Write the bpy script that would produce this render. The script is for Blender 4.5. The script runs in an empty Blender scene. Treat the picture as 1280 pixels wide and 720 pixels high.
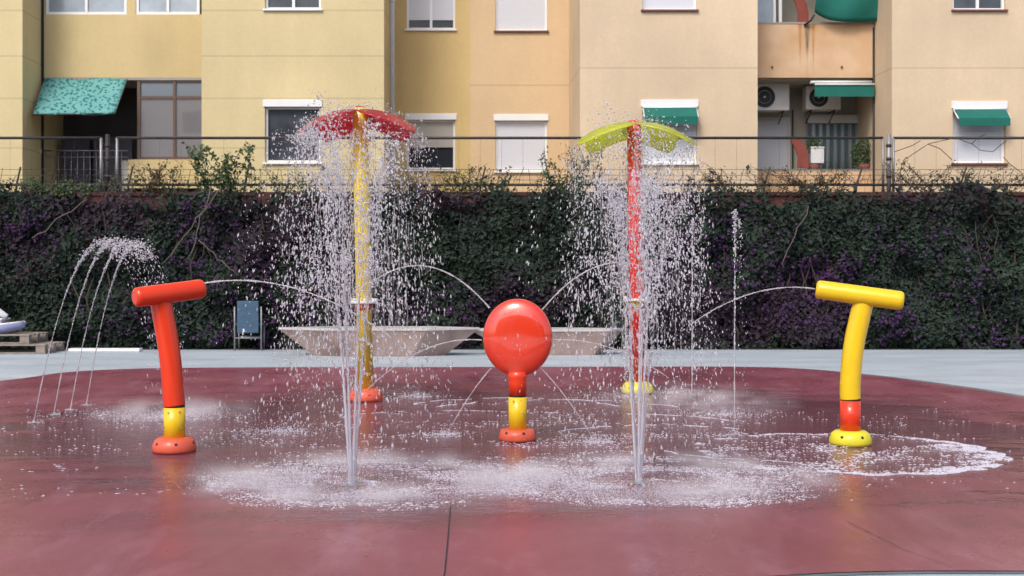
import bpy, math, random
import numpy as np
from mathutils import Vector, noise as mnoise
random.seed(7); rng = np.random.default_rng(7)
PI = math.pi
scene = bpy.context.scene
COL = scene.collection
F, H, HY = 1500.0, 1.23, 340.0
# ------------------------------------------------------------------ helpers
def gx(px, Y): return (px-640)*Y/F
def gz(py, Y): return H+(HY-py)*Y/F
def gy(py): return F*H/(py-HY)

class MB:
    def __init__(s): s.v=[]; s.f=[]; s.m=[]; s.sm=[]
    def add(s, vs, fs, m=0, smooth=False):
        b=len(s.v); s.v.extend([tuple(v) for v in vs])
        for f in fs: s.f.append(tuple(i+b for i in f)); s.m.append(m); s.sm.append(smooth)
    def box(s,x0,x1,y0,y1,z0,z1,m=0):
        s.add([(x0,y0,z0),(x1,y0,z0),(x1,y1,z0),(x0,y1,z0),(x0,y0,z1),(x1,y0,z1),(x1,y1,z1),(x0,y1,z1)],
              [(0,3,2,1),(4,5,6,7),(0,1,5,4),(1,2,6,5),(2,3,7,6),(3,0,4,7)],m)
    def tube(s, pts, rad, n=12, m=0, cap=True, smooth=True):
        pts=[Vector(p) for p in pts]
        if not hasattr(rad,'__len__'): rad=[rad]*len(pts)
        rings=[]; prev=None
        for i,p in enumerate(pts):
            d=(pts[min(i+1,len(pts)-1)]-pts[max(i-1,0)])
            d = d.normalized() if d.length>1e-9 else Vector((0,0,1))
            if prev is None:
                a=Vector((1,0,0)) if abs(d.x)<.8 else Vector((0,1,0))
                u=d.cross(a).normalized()
            else:
                u=(prev-d*prev.dot(d)).normalized()
            prev=u; w=d.cross(u)
            rings.append([p+(u*math.cos(2*PI*k/n)+w*math.sin(2*PI*k/n))*rad[i] for k in range(n)])
        vs=[q for r in rings for q in r]; fs=[]
        for i in range(len(pts)-1):
            for k in range(n):
                fs.append((i*n+k,i*n+(k+1)%n,(i+1)*n+(k+1)%n,(i+1)*n+k))
        s.add(vs,fs,m,smooth)
        if cap:
            b=len(s.v)-len(vs); L=(len(pts)-1)*n
            s.f.append(tuple(b+k for k in reversed(range(n)))); s.m.append(m); s.sm.append(False)
            s.f.append(tuple(b+L+k for k in range(n))); s.m.append(m); s.sm.append(False)
    def lathe(s, prof, c=(0,0,0), n=32, m=0, smooth=True):
        vs=[];fs=[]
        for r,z in prof:
            for k in range(n):
                a=2*PI*k/n; vs.append((c[0]+r*math.cos(a),c[1]+r*math.sin(a),c[2]+z))
        for i in range(len(prof)-1):
            for k in range(n): fs.append((i*n+k,i*n+(k+1)%n,(i+1)*n+(k+1)%n,(i+1)*n+k))
        s.add(vs,fs,m,smooth)
    def build(s,name,mats,parent=None,loc=None,bevel=0):
        me=bpy.data.meshes.new(name)
        me.from_pydata(s.v,[],s.f)
        if not isinstance(mats,(list,tuple)): mats=[mats]
        for a in mats: me.materials.append(a)
        me.polygons.foreach_set('material_index',s.m)
        me.polygons.foreach_set('use_smooth',s.sm)
        me.update()
        o=bpy.data.objects.new(name,me); COL.objects.link(o)
        if parent: o.parent=parent
        if loc: o.location=loc
        if bevel:
            b=o.modifiers.new('bevel','BEVEL'); b.width=bevel; b.segments=2; b.limit_method='ANGLE'
        return o

def fast_mesh(name, V, Fc, mats, parent=None, smooth=False, attr=None):
    """V (n,3), Fc (m,k) arrays"""
    me=bpy.data.meshes.new(name)
    nv=len(V); nf,k=Fc.shape
    me.vertices.add(nv); me.vertices.foreach_set('co',np.ascontiguousarray(V,dtype=np.float32).ravel())
    me.loops.add(nf*k); me.loops.foreach_set('vertex_index',np.ascontiguousarray(Fc,dtype=np.int32).ravel())
    me.polygons.add(nf); me.polygons.foreach_set('loop_start',np.arange(0,nf*k,k,dtype=np.int32))
    me.polygons.foreach_set('loop_total',np.full(nf,k,dtype=np.int32))
    me.polygons.foreach_set('use_smooth',np.full(nf,smooth,dtype=bool))
    if attr is not None:
        a=me.attributes.new('rnd','FLOAT','POINT'); a.data.foreach_set('value',np.ascontiguousarray(attr,dtype=np.float32))
    if not isinstance(mats,(list,tuple)): mats=[mats]
    for m in mats: me.materials.append(m)
    me.update(); me.validate()
    o=bpy.data.objects.new(name,me); COL.objects.link(o)
    if parent: o.parent=parent
    return o
def tag(o,label=None,cat=None,group=None,kind=None):
    if label: o['label']=label
    if cat: o['category']=cat
    if group: o['group']=group
    if kind: o['kind']=kind
    return o
def empty(name,loc,label,cat,group=None,rz=0):
    o=bpy.data.objects.new(name,None); COL.objects.link(o); o.location=loc; o.rotation_euler=(0,0,rz)
    o.empty_display_size=.1
    return tag(o,label,cat,group)

# ------------------------------------------------------------------ materials
def mat(name): 
    m=bpy.data.materials.new(name); m.use_nodes=True
    nt=m.node_tree; return m,nt,nt.nodes['Principled BSDF']
def simple(name,col,rough=.5,metal=0,spec=.5,coat=0,trans=0,ior=1.45,var=0,vscale=6,bump=0,bscale=60):
    m,nt,p=mat(name); N=nt.nodes; L=nt.links
    p.inputs['Base Color'].default_value=(*col,1); p.inputs['Roughness'].default_value=rough
    p.inputs['Metallic'].default_value=metal; p.inputs['Specular IOR Level'].default_value=spec
    p.inputs['Coat Weight'].default_value=coat; p.inputs['Coat Roughness'].default_value=.06
    p.inputs['Transmission Weight'].default_value=trans; p.inputs['IOR'].default_value=ior
    tc=N.new('ShaderNodeTexCoord')
    if var:
        n=N.new('ShaderNodeTexNoise'); n.inputs['Scale'].default_value=vscale; n.inputs['Detail'].default_value=6; n.inputs['Roughness'].default_value=.6
        L.new(tc.outputs['Object'],n.inputs['Vector'])
        r=N.new('ShaderNodeMapRange'); r.inputs[1].default_value=.3; r.inputs[2].default_value=.7; r.inputs[3].default_value=1-var; r.inputs[4].default_value=1+var
        L.new(n.outputs['Fac'],r.inputs[0])
        x=N.new('ShaderNodeVectorMath'); x.operation='SCALE'; x.inputs[0].default_value=col
        L.new(r.outputs[0],x.inputs['Scale']); L.new(x.outputs[0],p.inputs['Base Color'])
    if bump:
        n=N.new('ShaderNodeTexNoise'); n.inputs['Scale'].default_value=bscale; n.inputs['Detail'].default_value=4
        L.new(tc.outputs['Object'],n.inputs['Vector'])
        b=N.new('ShaderNodeBump'); b.inputs['Strength'].default_value=bump; b.inputs['Distance'].default_value=.01
        L.new(n.outputs['Fac'],b.inputs['Height']); L.new(b.outputs[0],p.inputs['Normal'])
    return m
def stucco(name,col,lines=None,dirt=.10):
    """render: mottled, faint vertical weather streaks, horizontal joint lines at given heights"""
    m,nt,p=mat(name); N=nt.nodes; L=nt.links
    p.inputs['Roughness'].default_value=.9; p.inputs['Specular IOR Level'].default_value=.2
    g=N.new('ShaderNodeNewGeometry')
    def noise(scale,vec,det=5,rou=.55):
        mp=N.new('ShaderNodeMapping'); mp.inputs['Scale'].default_value=vec; L.new(g.outputs['Position'],mp.inputs[0])
        n=N.new('ShaderNodeTexNoise'); n.inputs['Scale'].default_value=scale; n.inputs['Detail'].default_value=det; n.inputs['Roughness'].default_value=rou
        L.new(mp.outputs[0],n.inputs['Vector']); return n.outputs['Fac']
    def rng_(s,a,b,c,d):
        r=N.new('ShaderNodeMapRange'); r.inputs[1].default_value=a; r.inputs[2].default_value=b; r.inputs[3].default_value=c; r.inputs[4].default_value=d
        L.new(s,r.inputs[0]); return r.outputs[0]
    def mul(a,b):
        x=N.new('ShaderNodeMath'); x.operation='MULTIPLY'; L.new(a,x.inputs[0])
        if isinstance(b,float): x.inputs[1].default_value=b
        else: L.new(b,x.inputs[1])
        return x.outputs[0]
    v=rng_(noise(.45,(1,1,1)),.3,.7,1-dirt,1+dirt)
    v=mul(v,rng_(noise(2.2,(1.6,1.6,.18)),.35,.75,1+dirt*.2,1-dirt*.4))
    v=mul(v,rng_(noise(14,(1,1,1),8),.3,.7,.97,1.03))
    sep=N.new('ShaderNodeSeparateXYZ'); L.new(g.outputs['Position'],sep.inputs[0])
    for zl in (lines or []):
        a=N.new('ShaderNodeMath'); a.operation='SUBTRACT'; L.new(sep.outputs['Z'],a.inputs[0]); a.inputs[1].default_value=zl
        b=N.new('ShaderNodeMath'); b.operation='ABSOLUTE'; L.new(a.outputs[0],b.inputs[0])
        v=mul(v,rng_(b.outputs[0],.006,.022,.80,1.0))
    x=N.new('ShaderNodeVectorMath'); x.operation='SCALE'; x.inputs[0].default_value=col
    L.new(v,x.inputs['Scale']); L.new(x.outputs[0],p.inputs['Base Color'])
    bn=N.new('ShaderNodeBump'); bn.inputs['Strength'].default_value=.25; bn.inputs['Distance'].default_value=.01
    L.new(noise(90,(1,1,1),3),bn.inputs['Height']); L.new(bn.outputs[0],p.inputs['Normal'])
    return m
def leafmat(name,stops,rough=.55,transl=.0,nscale=1.3):
    m,nt,p=mat(name); N=nt.nodes; L=nt.links
    a=N.new('ShaderNodeAttribute'); a.attribute_name='rnd'
    g=N.new('ShaderNodeNewGeometry'); n=N.new('ShaderNodeTexNoise'); n.inputs['Scale'].default_value=nscale; n.inputs['Detail'].default_value=4
    L.new(g.outputs['Position'],n.inputs['Vector'])
    ad=N.new('ShaderNodeMath'); ad.operation='MULTIPLY_ADD'; L.new(a.outputs['Fac'],ad.inputs[0]); ad.inputs[1].default_value=.45; 
    r=N.new('ShaderNodeMapRange'); r.inputs[1].default_value=.3; r.inputs[2].default_value=.7; r.inputs[3].default_value=0; r.inputs[4].default_value=.55
    L.new(n.outputs['Fac'],r.inputs[0]); L.new(r.outputs[0],ad.inputs[2])
    cr=N.new('ShaderNodeValToRGB'); e=cr.color_ramp.elements
    e[0].position=0; e[0].color=(*stops[0],1); e[1].position=1; e[1].color=(*stops[-1],1)
    for i,c in enumerate(stops[1:-1]):
        q=e.new((i+1)/(len(stops)-1)); q.color=(*c,1)
    L.new(ad.outputs[0],cr.inputs[0]); L.new(cr.outputs[0],p.inputs['Base Color'])
    p.inputs['Roughness'].default_value=rough; p.inputs['Specular IOR Level'].default_value=.35
    return m

M={}
M['orange']=simple('orange_paint',(.76,.045,.007),.30,coat=.35,var=.05,vscale=5,bump=.02,bscale=9)
M['orangeboot']=simple('orange_boot',(.66,.105,.055),.45,coat=.2,var=.10,vscale=14,bump=.05)
M['discpaint']=simple('glossy_disc_paint',(.74,.038,.006),.35,coat=1.0); M['discpaint'].node_tree.nodes['Principled BSDF'].inputs['Coat IOR'].default_value=1.75; M['discpaint'].node_tree.nodes['Principled BSDF'].inputs['Coat Roughness'].default_value=.07
M['yellow']=simple('yellow_paint',(.84,.56,.010),.30,coat=.35,var=.05,vscale=5,bump=.02,bscale=9)
M['yellowboot']=simple('yellow_boot',(.72,.64,.03),.45,coat=.2,var=.08,vscale=14,bump=.05)
M['yellowpost']=simple('yellow_post_paint',(.78,.58,.04),.3,coat=.5,var=.06,vscale=5)
M['redpost']=simple('red_post_paint',(.70,.035,.02),.3,coat=.5,var=.06,vscale=5)
M['petalred']=simple('red_canopy',(.72,.075,.10),.30,coat=.8,var=.08)
M['petalyel']=simple('lime_canopy',(.80,.86,.13),.30,coat=.8,var=.06)
M['steel']=simple('brushed_steel',(.62,.62,.64),.3,metal=1)
M['dark']=simple('dark_rubber',(.02,.02,.022),.6)
M['white']=simple('white_paint',(.78,.79,.80),.4,var=.03)
M['pvc']=simple('pvc_frame',(.80,.81,.82),.35)
M['alu']=simple('brown_frame',(.12,.075,.055),.4)
M['glass']=simple('window_glass',(.03,.035,.045),.05)
M['glassblue']=simple('curtained_glass',(.30,.36,.42),.12,spec=.8,coat=.5,var=.25,vscale=1.5)
M['glassdim']=simple('dim_glass',(.06,.07,.085),.08,spec=.5,coat=.1,var=.5,vscale=1.3)
M['sill']=simple('sill_clay',(.16,.06,.05),.7,var=.15)
M['awngreen']=simple('green_awning_cloth',(.006,.125,.10),.8,var=.12,vscale=3)
M['concrete']=simple('loggia_concrete',(.33,.32,.29),.9,var=.12,vscale=2)
M['inner']=simple('loggia_inner_wall',(.42,.40,.34),.9,var=.1,vscale=2)
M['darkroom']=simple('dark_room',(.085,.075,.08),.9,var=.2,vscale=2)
M['blind']=simple('beige_blind',(.42,.40,.36),.7)
M['ac']=simple('air_conditioner_shell',(.60,.60,.58),.5,var=.05)
M['redbrown']=simple('red_brown_panel',(.24,.055,.04),.7,var=.15)
M['iron']=simple('old_iron',(.045,.04,.042),.6,metal=.3,var=.3,vscale=8)
M['galv']=simple('galvanised_pipe',(.28,.28,.29),.5,metal=.5,var=.2,vscale=6)
M['bark']=simple('vine_bark',(.06,.045,.035),.9,var=.3,vscale=12)
M['wood']=simple('weathered_wood',(.26,.22,.19),.85,var=.25,vscale=9)
M['bluecloth']=simple('blue_chair_cloth',(.05,.10,.16),.8,var=.2,vscale=20)
M['hull']=simple('blue_white_plastic',(.32,.34,.55),.4)
M['soil']=simple('soil',(.03,.025,.02),.95,var=.3)
M['box']=simple('white_plastic',(.62,.63,.65),.5)

def shutter_mat():
    m,nt,p=mat('roller_shutter_slats'); N=nt.nodes; L=nt.links
    g=N.new('ShaderNodeNewGeometry'); s=N.new('ShaderNodeSeparateXYZ'); L.new(g.outputs['Position'],s.inputs[0])
    a=N.new('ShaderNodeMath'); a.operation='MULTIPLY'; a.inputs[1].default_value=1/.05; L.new(s.outputs['Z'],a.inputs[0])
    f=N.new('ShaderNodeMath'); f.operation='FRACT'; L.new(a.outputs[0],f.inputs[0])
    b=N.new('ShaderNodeBump'); b.inputs['Strength'].default_value=.6; b.inputs['Distance'].default_value=.01; L.new(f.outputs[0],b.inputs['Height'])
    L.new(b.outputs[0],p.inputs['Normal'])
    r=N.new('ShaderNodeMapRange'); r.inputs[1].default_value=0; r.inputs[2].default_value=.16; r.inputs[3].default_value=.78; r.inputs[4].default_value=1; L.new(f.outputs[0],r.inputs[0])
    x=N.new('ShaderNodeVectorMath'); x.operation='SCALE'; x.inputs[0].default_value=(.66,.69,.76); L.new(r.outputs[0],x.inputs['Scale']); L.new(x.outputs[0],p.inputs['Base Color'])
    p.inputs['Roughness'].default_value=.5
    return m
M['shutter']=shutter_mat()

def teal_pattern():
    m,nt,p=mat('teal_patterned_cloth'); N=nt.nodes; L=nt.links
    tc=N.new('ShaderNodeTexCoord')
    v=N.new('ShaderNodeTexVoronoi'); v.inputs['Scale'].default_value=16; L.new(tc.outputs['Object'],v.inputs['Vector'])
    n=N.new('ShaderNodeTexNoise'); n.inputs['Scale'].default_value=13; n.inputs['Detail'].default_value=4; L.new(tc.outputs['Object'],n.inputs['Vector'])
    ad=N.new('ShaderNodeMath'); ad.operation='ADD'; L.new(v.outputs['Distance'],ad.inputs[0]); L.new(n.outputs['Fac'],ad.inputs[1])
    cr=N.new('ShaderNodeValToRGB'); e=cr.color_ramp.elements
    e[0].position=.75; e[0].color=(.012,.12,.13,1); e[1].position=1.1 if False else 1.0; e[1].color=(.13,.34,.33,1)
    q=e.new(.88); q.color=(.04,.21,.21,1)
    L.new(ad.outputs[0],cr.inputs[0]); L.new(cr.outputs[0],p.inputs['Base Color']); p.inputs['Roughness'].default_value=.85
    return m
M['teal']=teal_pattern()
def stripes():
    m,nt,p=mat('striped_curtain_cloth'); N=nt.nodes; L=nt.links
    g=N.new('ShaderNodeNewGeometry'); s=N.new('ShaderNodeSeparateXYZ'); L.new(g.outputs['Position'],s.inputs[0])
    a=N.new('ShaderNodeMath'); a.operation='MULTIPLY'; a.inputs[1].default_value=1/.15; L.new(s.outputs['X'],a.inputs[0])
    f=N.new('ShaderNodeMath'); f.operation='FRACT'; L.new(a.outputs[0],f.inputs[0])
    cr=N.new('ShaderNodeValToRGB'); e=cr.color_ramp.elements; cr.color_ramp.interpolation='EASE'
    e[0].position=.4; e[0].color=(.10,.16,.19,1); e[1].position=.6; e[1].color=(.42,.48,.50,1)
    L.new(f.outputs[0],cr.inputs[0]); L.new(cr.outputs[0],p.inputs['Base Color']); p.inputs['Roughness'].default_value=.9
    return m
M['stripe']=stripes()
def stain_panel(name,col):
    """loggia parapet with rust and soot runs below the drain spout"""
    m,nt,p=mat(name); N=nt.nodes; L=nt.links
    g=N.new('ShaderNodeNewGeometry'); s=N.new('ShaderNodeSeparateXYZ'); L.new(g.outputs['Position'],s.inputs[0])
    def mr(sock,a,b,c,d):
        r=N.new('ShaderNodeMapRange'); r.inputs[1].default_value=a; r.inputs[2].default_value=b; r.inputs[3].default_value=c; r.inputs[4].default_value=d
        L.new(sock,r.inputs[0]); return r.outputs[0]
    def mth(op,a,b=None):
        x=N.new('ShaderNodeMath'); x.operation=op; L.new(a,x.inputs[0])
        if b is not None:
            if isinstance(b,(int,float)): x.inputs[1].default_value=b
            else: L.new(b,x.inputs[1])
        return x.outputs[0]
    n=N.new('ShaderNodeTexNoise'); n.inputs['Scale'].default_value=1.6; n.inputs['Detail'].default_value=6; L.new(g.outputs['Position'],n.inputs['Vector'])
    n2=N.new('ShaderNodeTexNoise'); n2.inputs['Scale'].default_value=5; n2.inputs['Detail'].default_value=5; L.new(g.outputs['Position'],n2.inputs['Vector'])
    mix=N.new('ShaderNodeMix'); mix.data_type='RGBA'
    mix.inputs[6].default_value=(*col,1); mix.inputs[7].default_value=(col[0]*.86,col[1]*.74,col[2]*.62,1)
    L.new(mr(n.outputs['Fac'],.35,.65,0,1),mix.inputs[0])
    last=mix.outputs[2]
    X0=(1009-640)/63.2
    for dx,w,c,zt in ((-.14,.05,(.42,.20,.07),5.25),(.12,.05,(.45,.23,.08),5.15),(0.0,.075,(.06,.055,.05),5.35)):
        d=mth('ABSOLUTE',mth('SUBTRACT',s.outputs['X'],X0+dx))
        wz=mr(s.outputs['Z'],zt,6.10,w*.15,w)
        k=mth('SUBTRACT',wz,d)
        k=mth('MULTIPLY',mr(k,0,w*.55,0,1),mr(n2.outputs['Fac'],.25,.6,.35,.95))
        mx=N.new('ShaderNodeMix'); mx.data_type='RGBA'; mx.inputs[7].default_value=(*c,1)
        L.new(last,mx.inputs[6]); L.new(k,mx.inputs[0]); last=mx.outputs[2]
    L.new(last,p.inputs['Base Color']); p.inputs['Roughness'].default_value=.9
    return m
ycol=(.63,.53,.305); pcol=(.64,.51,.36)
lines_f=[gz(85,22.73)+2.9*k for k in (-1,0,1,2,3)]
lines_y=[1.23+(340-y)/66 for y in (13,70,123,185)]
M['ywall']=stucco('yellow_render',ycol,lines_y)
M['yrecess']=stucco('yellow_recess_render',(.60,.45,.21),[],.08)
M['pwall']=stucco('peach_render',pcol,lines_f)
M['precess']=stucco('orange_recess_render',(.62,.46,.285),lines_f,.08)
M['ypanel']=stucco('yellow_parapet_render',(.58,.465,.25),[],.10)
M['ppanel']=stain_panel('peach_parapet_render',(.64,.46,.30))

def brick():
    m,nt,p=mat('brick_wall'); N=nt.nodes; L=nt.links
    g=N.new('ShaderNodeNewGeometry')
    mp=N.new('ShaderNodeMapping'); mp.inputs['Rotation'].default_value=(PI/2,0,0); L.new(g.outputs['Position'],mp.inputs[0])
    b=N.new('ShaderNodeTexBrick'); b.inputs['Scale'].default_value=4.2; b.inputs['Color1'].default_value=(.15,.035,.03,1); b.inputs['Color2'].default_value=(.10,.03,.026,1); b.inputs['Mortar'].default_value=(.12,.08,.07,1)
    b.inputs['Mortar Size'].default_value=.02
    L.new(mp.outputs[0],b.inputs['Vector'])
    n=N.new('ShaderNodeTexNoise'); n.inputs['Scale'].default_value=1.6; n.inputs['Detail'].default_value=6; L.new(g.outputs['Position'],n.inputs['Vector'])
    mx=N.new('ShaderNodeMix'); mx.data_type='RGBA'; mx.blend_type='MULTIPLY'; mx.inputs[7].default_value=(.35,.32,.32,1)
    r=N.new('ShaderNodeMapRange'); r.inputs[1].default_value=.4; r.inputs[2].default_value=.62; L.new(n.outputs['Fac'],r.inputs[0])
    L.new(r.outputs[0],mx.inputs[0]); L.new(b.outputs['Color'],mx.inputs[6]); L.new(mx.outputs[2],p.inputs['Base Color']); p.inputs['Roughness'].default_value=.9
    return m
M['brick']=brick()

def planter_mat():
    m,nt,p=mat('pinkish_aggregate_concrete'); N=nt.nodes; L=nt.links
    tc=N.new('ShaderNodeTexCoord')
    n=N.new('ShaderNodeTexNoise'); n.inputs['Scale'].default_value=2.5; n.inputs['Detail'].default_value=8; L.new(tc.outputs['Object'],n.inputs['Vector'])
    cr=N.new('ShaderNodeValToRGB'); e=cr.color_ramp.elements; e[0].position=.3; e[0].color=(.20,.135,.115,1); e[1].position=.7; e[1].color=(.42,.31,.275,1)
    L.new(n.outputs['Fac'],cr.inputs[0]); L.new(cr.outputs[0],p.inputs['Base Color']); p.inputs['Roughness'].default_value=.8
    return m
M['planter']=planter_mat()
M['planterrim']=simple('planter_rim',(.50,.48,.48),.7,var=.1)

GEY=[(-.917,6.88),(.733,6.96)]
def floor_mat(name,red):
    m,nt,p=mat(name); N=nt.nodes; L=nt.links
    g=N.new('ShaderNodeNewGeometry')
    def noise(scale,vec=(1,1,1),det=5,rou=.55,dist=0,rot=0):
        mp=N.new('ShaderNodeMapping'); mp.inputs['Scale'].default_value=vec; mp.inputs['Rotation'].default_value=(0,0,rot); L.new(g.outputs['Position'],mp.inputs[0])
        n=N.new('ShaderNodeTexNoise'); n.inputs['Scale'].default_value=scale; n.inputs['Detail'].default_value=det; n.inputs['Roughness'].default_value=rou; n.inputs['Distortion'].default_value=dist
        L.new(mp.outputs[0],n.inputs['Vector']); return n.outputs['Fac']
    def mr(s,a,b,c=0,d=1,st=False):
        r=N.new('ShaderNodeMapRange'); r.inputs[1].default_value=a; r.inputs[2].default_value=b; r.inputs[3].default_value=c; r.inputs[4].default_value=d
        if st: r.interpolation_type='SMOOTHSTEP'
        L.new(s,r.inputs[0]); return r.outputs[0]
    def mth(op,a,b=None,c=None):
        x=N.new('ShaderNodeMath'); x.operation=op
        for i,v in enumerate((a,b,c)):
            if v is None: continue
            if isinstance(v,(int,float)): x.inputs[i].default_value=v
            else: L.new(v,x.inputs[i])
        return x.outputs[0]
    def mixc(f,a,b):
        x=N.new('ShaderNodeMix'); x.data_type='RGBA'
        for i,v in ((0,f),(6,a),(7,b)):
            if isinstance(v,tuple): x.inputs[i].default_value=(*v,1)
            else: L.new(v,x.inputs[i])
        return x.outputs[2]
    sep=N.new('ShaderNodeSeparateXYZ'); L.new(g.outputs['Position'],sep.inputs[0])
    if red:
        c=mixc(mr(noise(.7,(1,1,1),6),.3,.7),(.20,.044,.066),(.275,.080,.115))
        c=mixc(mr(noise(1.7,(1.9,.55,1),7,.7,.4,.5),.50,.74,0,.45),c,(.46,.22,.29))       # pale scuffs
        c=mixc(mr(noise(2.0,(2.6,.6,1),7,.7,.6,.9),.55,.74,0,.55),c,(.13,.03,.045))
        c=mixc(mr(noise(60,(1,1,1),4),.35,.7,0,.25),c,(.16,.045,.055))
    else:
        c=mixc(mr(noise(.6,(.5,2.5,1),6),.3,.7),(.385,.445,.50),(.50,.565,.62))
        c=mixc(mr(noise(50,(1,1,1),4),.4,.7,0,.2),c,(.28,.33,.36))
        c=mixc(mr(noise(1.1,(.7,1.6,1),7,.65,.5),.52,.74,0,.45),c,(.27,.32,.34))
    # wetness: water spread around the play jets
    dx=mth('DIVIDE',mth('SUBTRACT',sep.outputs['X'],.1),4.1); dy=mth('DIVIDE',mth('SUBTRACT',sep.outputs['Y'],9.35),3.15)
    r=mth('SQRT',mth('ADD',mth('MULTIPLY',dx,dx),mth('MULTIPLY',dy,dy)))
    n1=mth('MULTIPLY_ADD',noise(.55,(.55,1.5,1),6,.65,.8),1.9,-.95)
    rr=mth('ADD',r,n1)
    wet=mr(rr,1.02,.90)                 # standing film, crisp edge
    damp=mr(rr,1.25,.98)
    pud=mth('MULTIPLY',wet,1.0)
    if red:
        c=mixc(mth('MULTIPLY',damp,mr(noise(1.1,(.6,1.6,1),5,.6),.35,.65,.25,.8)),c,(.115,.036,.052))
        c=mixc(mth('MULTIPLY',wet,.35),c,(.12,.05,.075))
    L.new(c,p.inputs['Base Color'])
    dry=mr(noise(1.6,(1.2,.8,1),6),.3,.7,.22,.42) if red else mr(noise(2,(.5,1.5,1),5),.3,.7,.35,.55)
    ro=mth('ADD',mth('MULTIPLY',dry,mth('SUBTRACT',1,damp)),mth('MULTIPLY',damp,.26))
    ro=mth('ADD',mth('MULTIPLY',ro,mth('SUBTRACT',1,wet)),mth('MULTIPLY',wet,.13))
    L.new(ro,p.inputs['Roughness'])
    p.inputs['Specular IOR Level'].default_value=.5
    # bump: fine grain dry, ripples in water
    rip=mth('ADD',mth('MULTIPLY',noise(9,(.8,1.3,1),4,.6,.5),1.0),mth('MULTIPLY',noise(28,(.7,1.4,1),3,.6,.4),.45))
    hgt=mth('ADD',mth('MULTIPLY',mth('MULTIPLY',rip,wet),.016),mth('MULTIPLY',mth('MULTIPLY',noise(70,(1,1,1),4),mth('SUBTRACT',1,wet)),.0022))
    hgt=mth('ADD',hgt,mth('MULTIPLY',noise(.9,(1,1,1),3),.004))
    b=N.new('ShaderNodeBump'); b.inputs['Strength'].default_value=.55; b.inputs['Distance'].default_value=1.0
    L.new(hgt,b.inputs['Height']); L.new(b.outputs[0],p.inputs['Normal'])
    return m
M['redpad']=floor_mat('red_pad_coating',True)
M['deck']=floor_mat('pale_blue_deck',False)
M['joint']=simple('dark_joint',(.03,.025,.03),.8)
M['edge']=simple('grey_edge_band',(.13,.16,.17),.6,var=.2)

def water_mat(name,t,col=(.92,.93,1.0),rough=.12,ss=0):
    m,nt,p=mat(name)
    p.inputs['Base Color'].default_value=(*col,1); p.inputs['Roughness'].default_value=rough
    p.inputs['Transmission Weight'].default_value=t; p.inputs['IOR'].default_value=1.33
    p.inputs['Specular IOR Level'].default_value=.6
    return m
M['drop']=water_mat('water_drops',.68,rough=.05)
M['stream']=water_mat('water_stream',.72)
M['foam']=water_mat('water_foam',.25,(.78,.76,.86),.35)
M['film']=water_mat('water_film',.8)

# ------------------------------------------------------------------ water generators
def drops_mesh(P,D,R,Lg):
    """P positions, D unit direction, R radius, Lg half length ratio -> V,F"""
    n=len(P); k=5
    D=D/np.linalg.norm(D,axis=1,keepdims=True)
    A=np.where(np.abs(D[:,2:3])<.9,np.array([[0,0,1.]]),np.array([[1.,0,0]]))
    U=np.cross(D,A); U/=np.linalg.norm(U,axis=1,keepdims=True); W=np.cross(D,U)
    V=np.zeros((n,k+2,3))
    V[:,0]=P+D*(R*Lg)[:,None]; V[:,k+1]=P-D*(R*Lg)[:,None]
    for i in range(k):
        a=2*PI*i/k
        jit=1+rng.uniform(-.25,.25,n)
        V[:,i+1]=P+(U*math.cos(a)+W*math.sin(a))*(R*jit)[:,None]
    base=(np.arange(n)*(k+2))[:,None,None]
    f=[]
    for i in range(k):
        f.append((0,i+1,(i+1)%k+1)); f.append((k+1,(i+1)%k+1,i+1))
    Fc=(np.array(f)[None]+base).reshape(-1,3)
    return V.reshape(-1,3),Fc
def drop_radius(n,lo,hi,p=2.8): return lo+(hi-lo)*rng.random(n)**p
def join(parts):
    V=[];Fc=[];b=0
    for v,f in parts: V.append(v);Fc.append(f+b);b+=len(v)
    return np.concatenate(V),np.concatenate(Fc)
def tube_tris(pts,rad,n=7):
    pts=np.array(pts,float); m=len(pts); rad=np.array(rad)
    d=np.gradient(pts,axis=0); d/=np.linalg.norm(d,axis=1,keepdims=True)
    a=np.array([0,1.,0]); 
    if abs(d[0]@a)>.9: a=np.array([1.,0,0])
    u=np.cross(d,a); u/=np.linalg.norm(u,axis=1,keepdims=True); w=np.cross(d,u)
    V=np.stack([pts+(u*math.cos(2*PI*k/n)+w*math.sin(2*PI*k/n))*rad[:,None] for k in range(n)],1).reshape(-1,3)
    f=[]
    for i in range(m-1):
        for k in range(n):
            A_,B_,C_,D_=i*n+k,i*n+(k+1)%n,(i+1)*n+(k+1)%n,(i+1)*n+k
            f.append((A_,B_,C_)); f.append((A_,C_,D_))
    return V,np.array(f)
G=9.81
def balls(p0,v,t): 
    p0=np.array(p0,float); v=np.array(v,float); t=np.asarray(t)
    return p0+v*t[:,None]+np.array([0,0,-.5*G])*(t**2)[:,None]
def rope(p0,v,t0,t1,r0,r1,wob=.15,n=60):
    t=np.linspace(t0,t1,n); P=balls(p0,v,t)
    ph=rng.random(3)*6
    R=np.linspace(r0,r1,n)*(1+wob*np.sin(t*140+ph[0])*np.sin(t*53+ph[1])+wob*.7*rng.normal(size=n)*np.linspace(.1,1,n))
    P=P+rng.normal(size=P.shape)*(r0*.18)*np.linspace(0,1,n)[:,None]
    return tube_tris(P,np.maximum(R,.0008))
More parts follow.
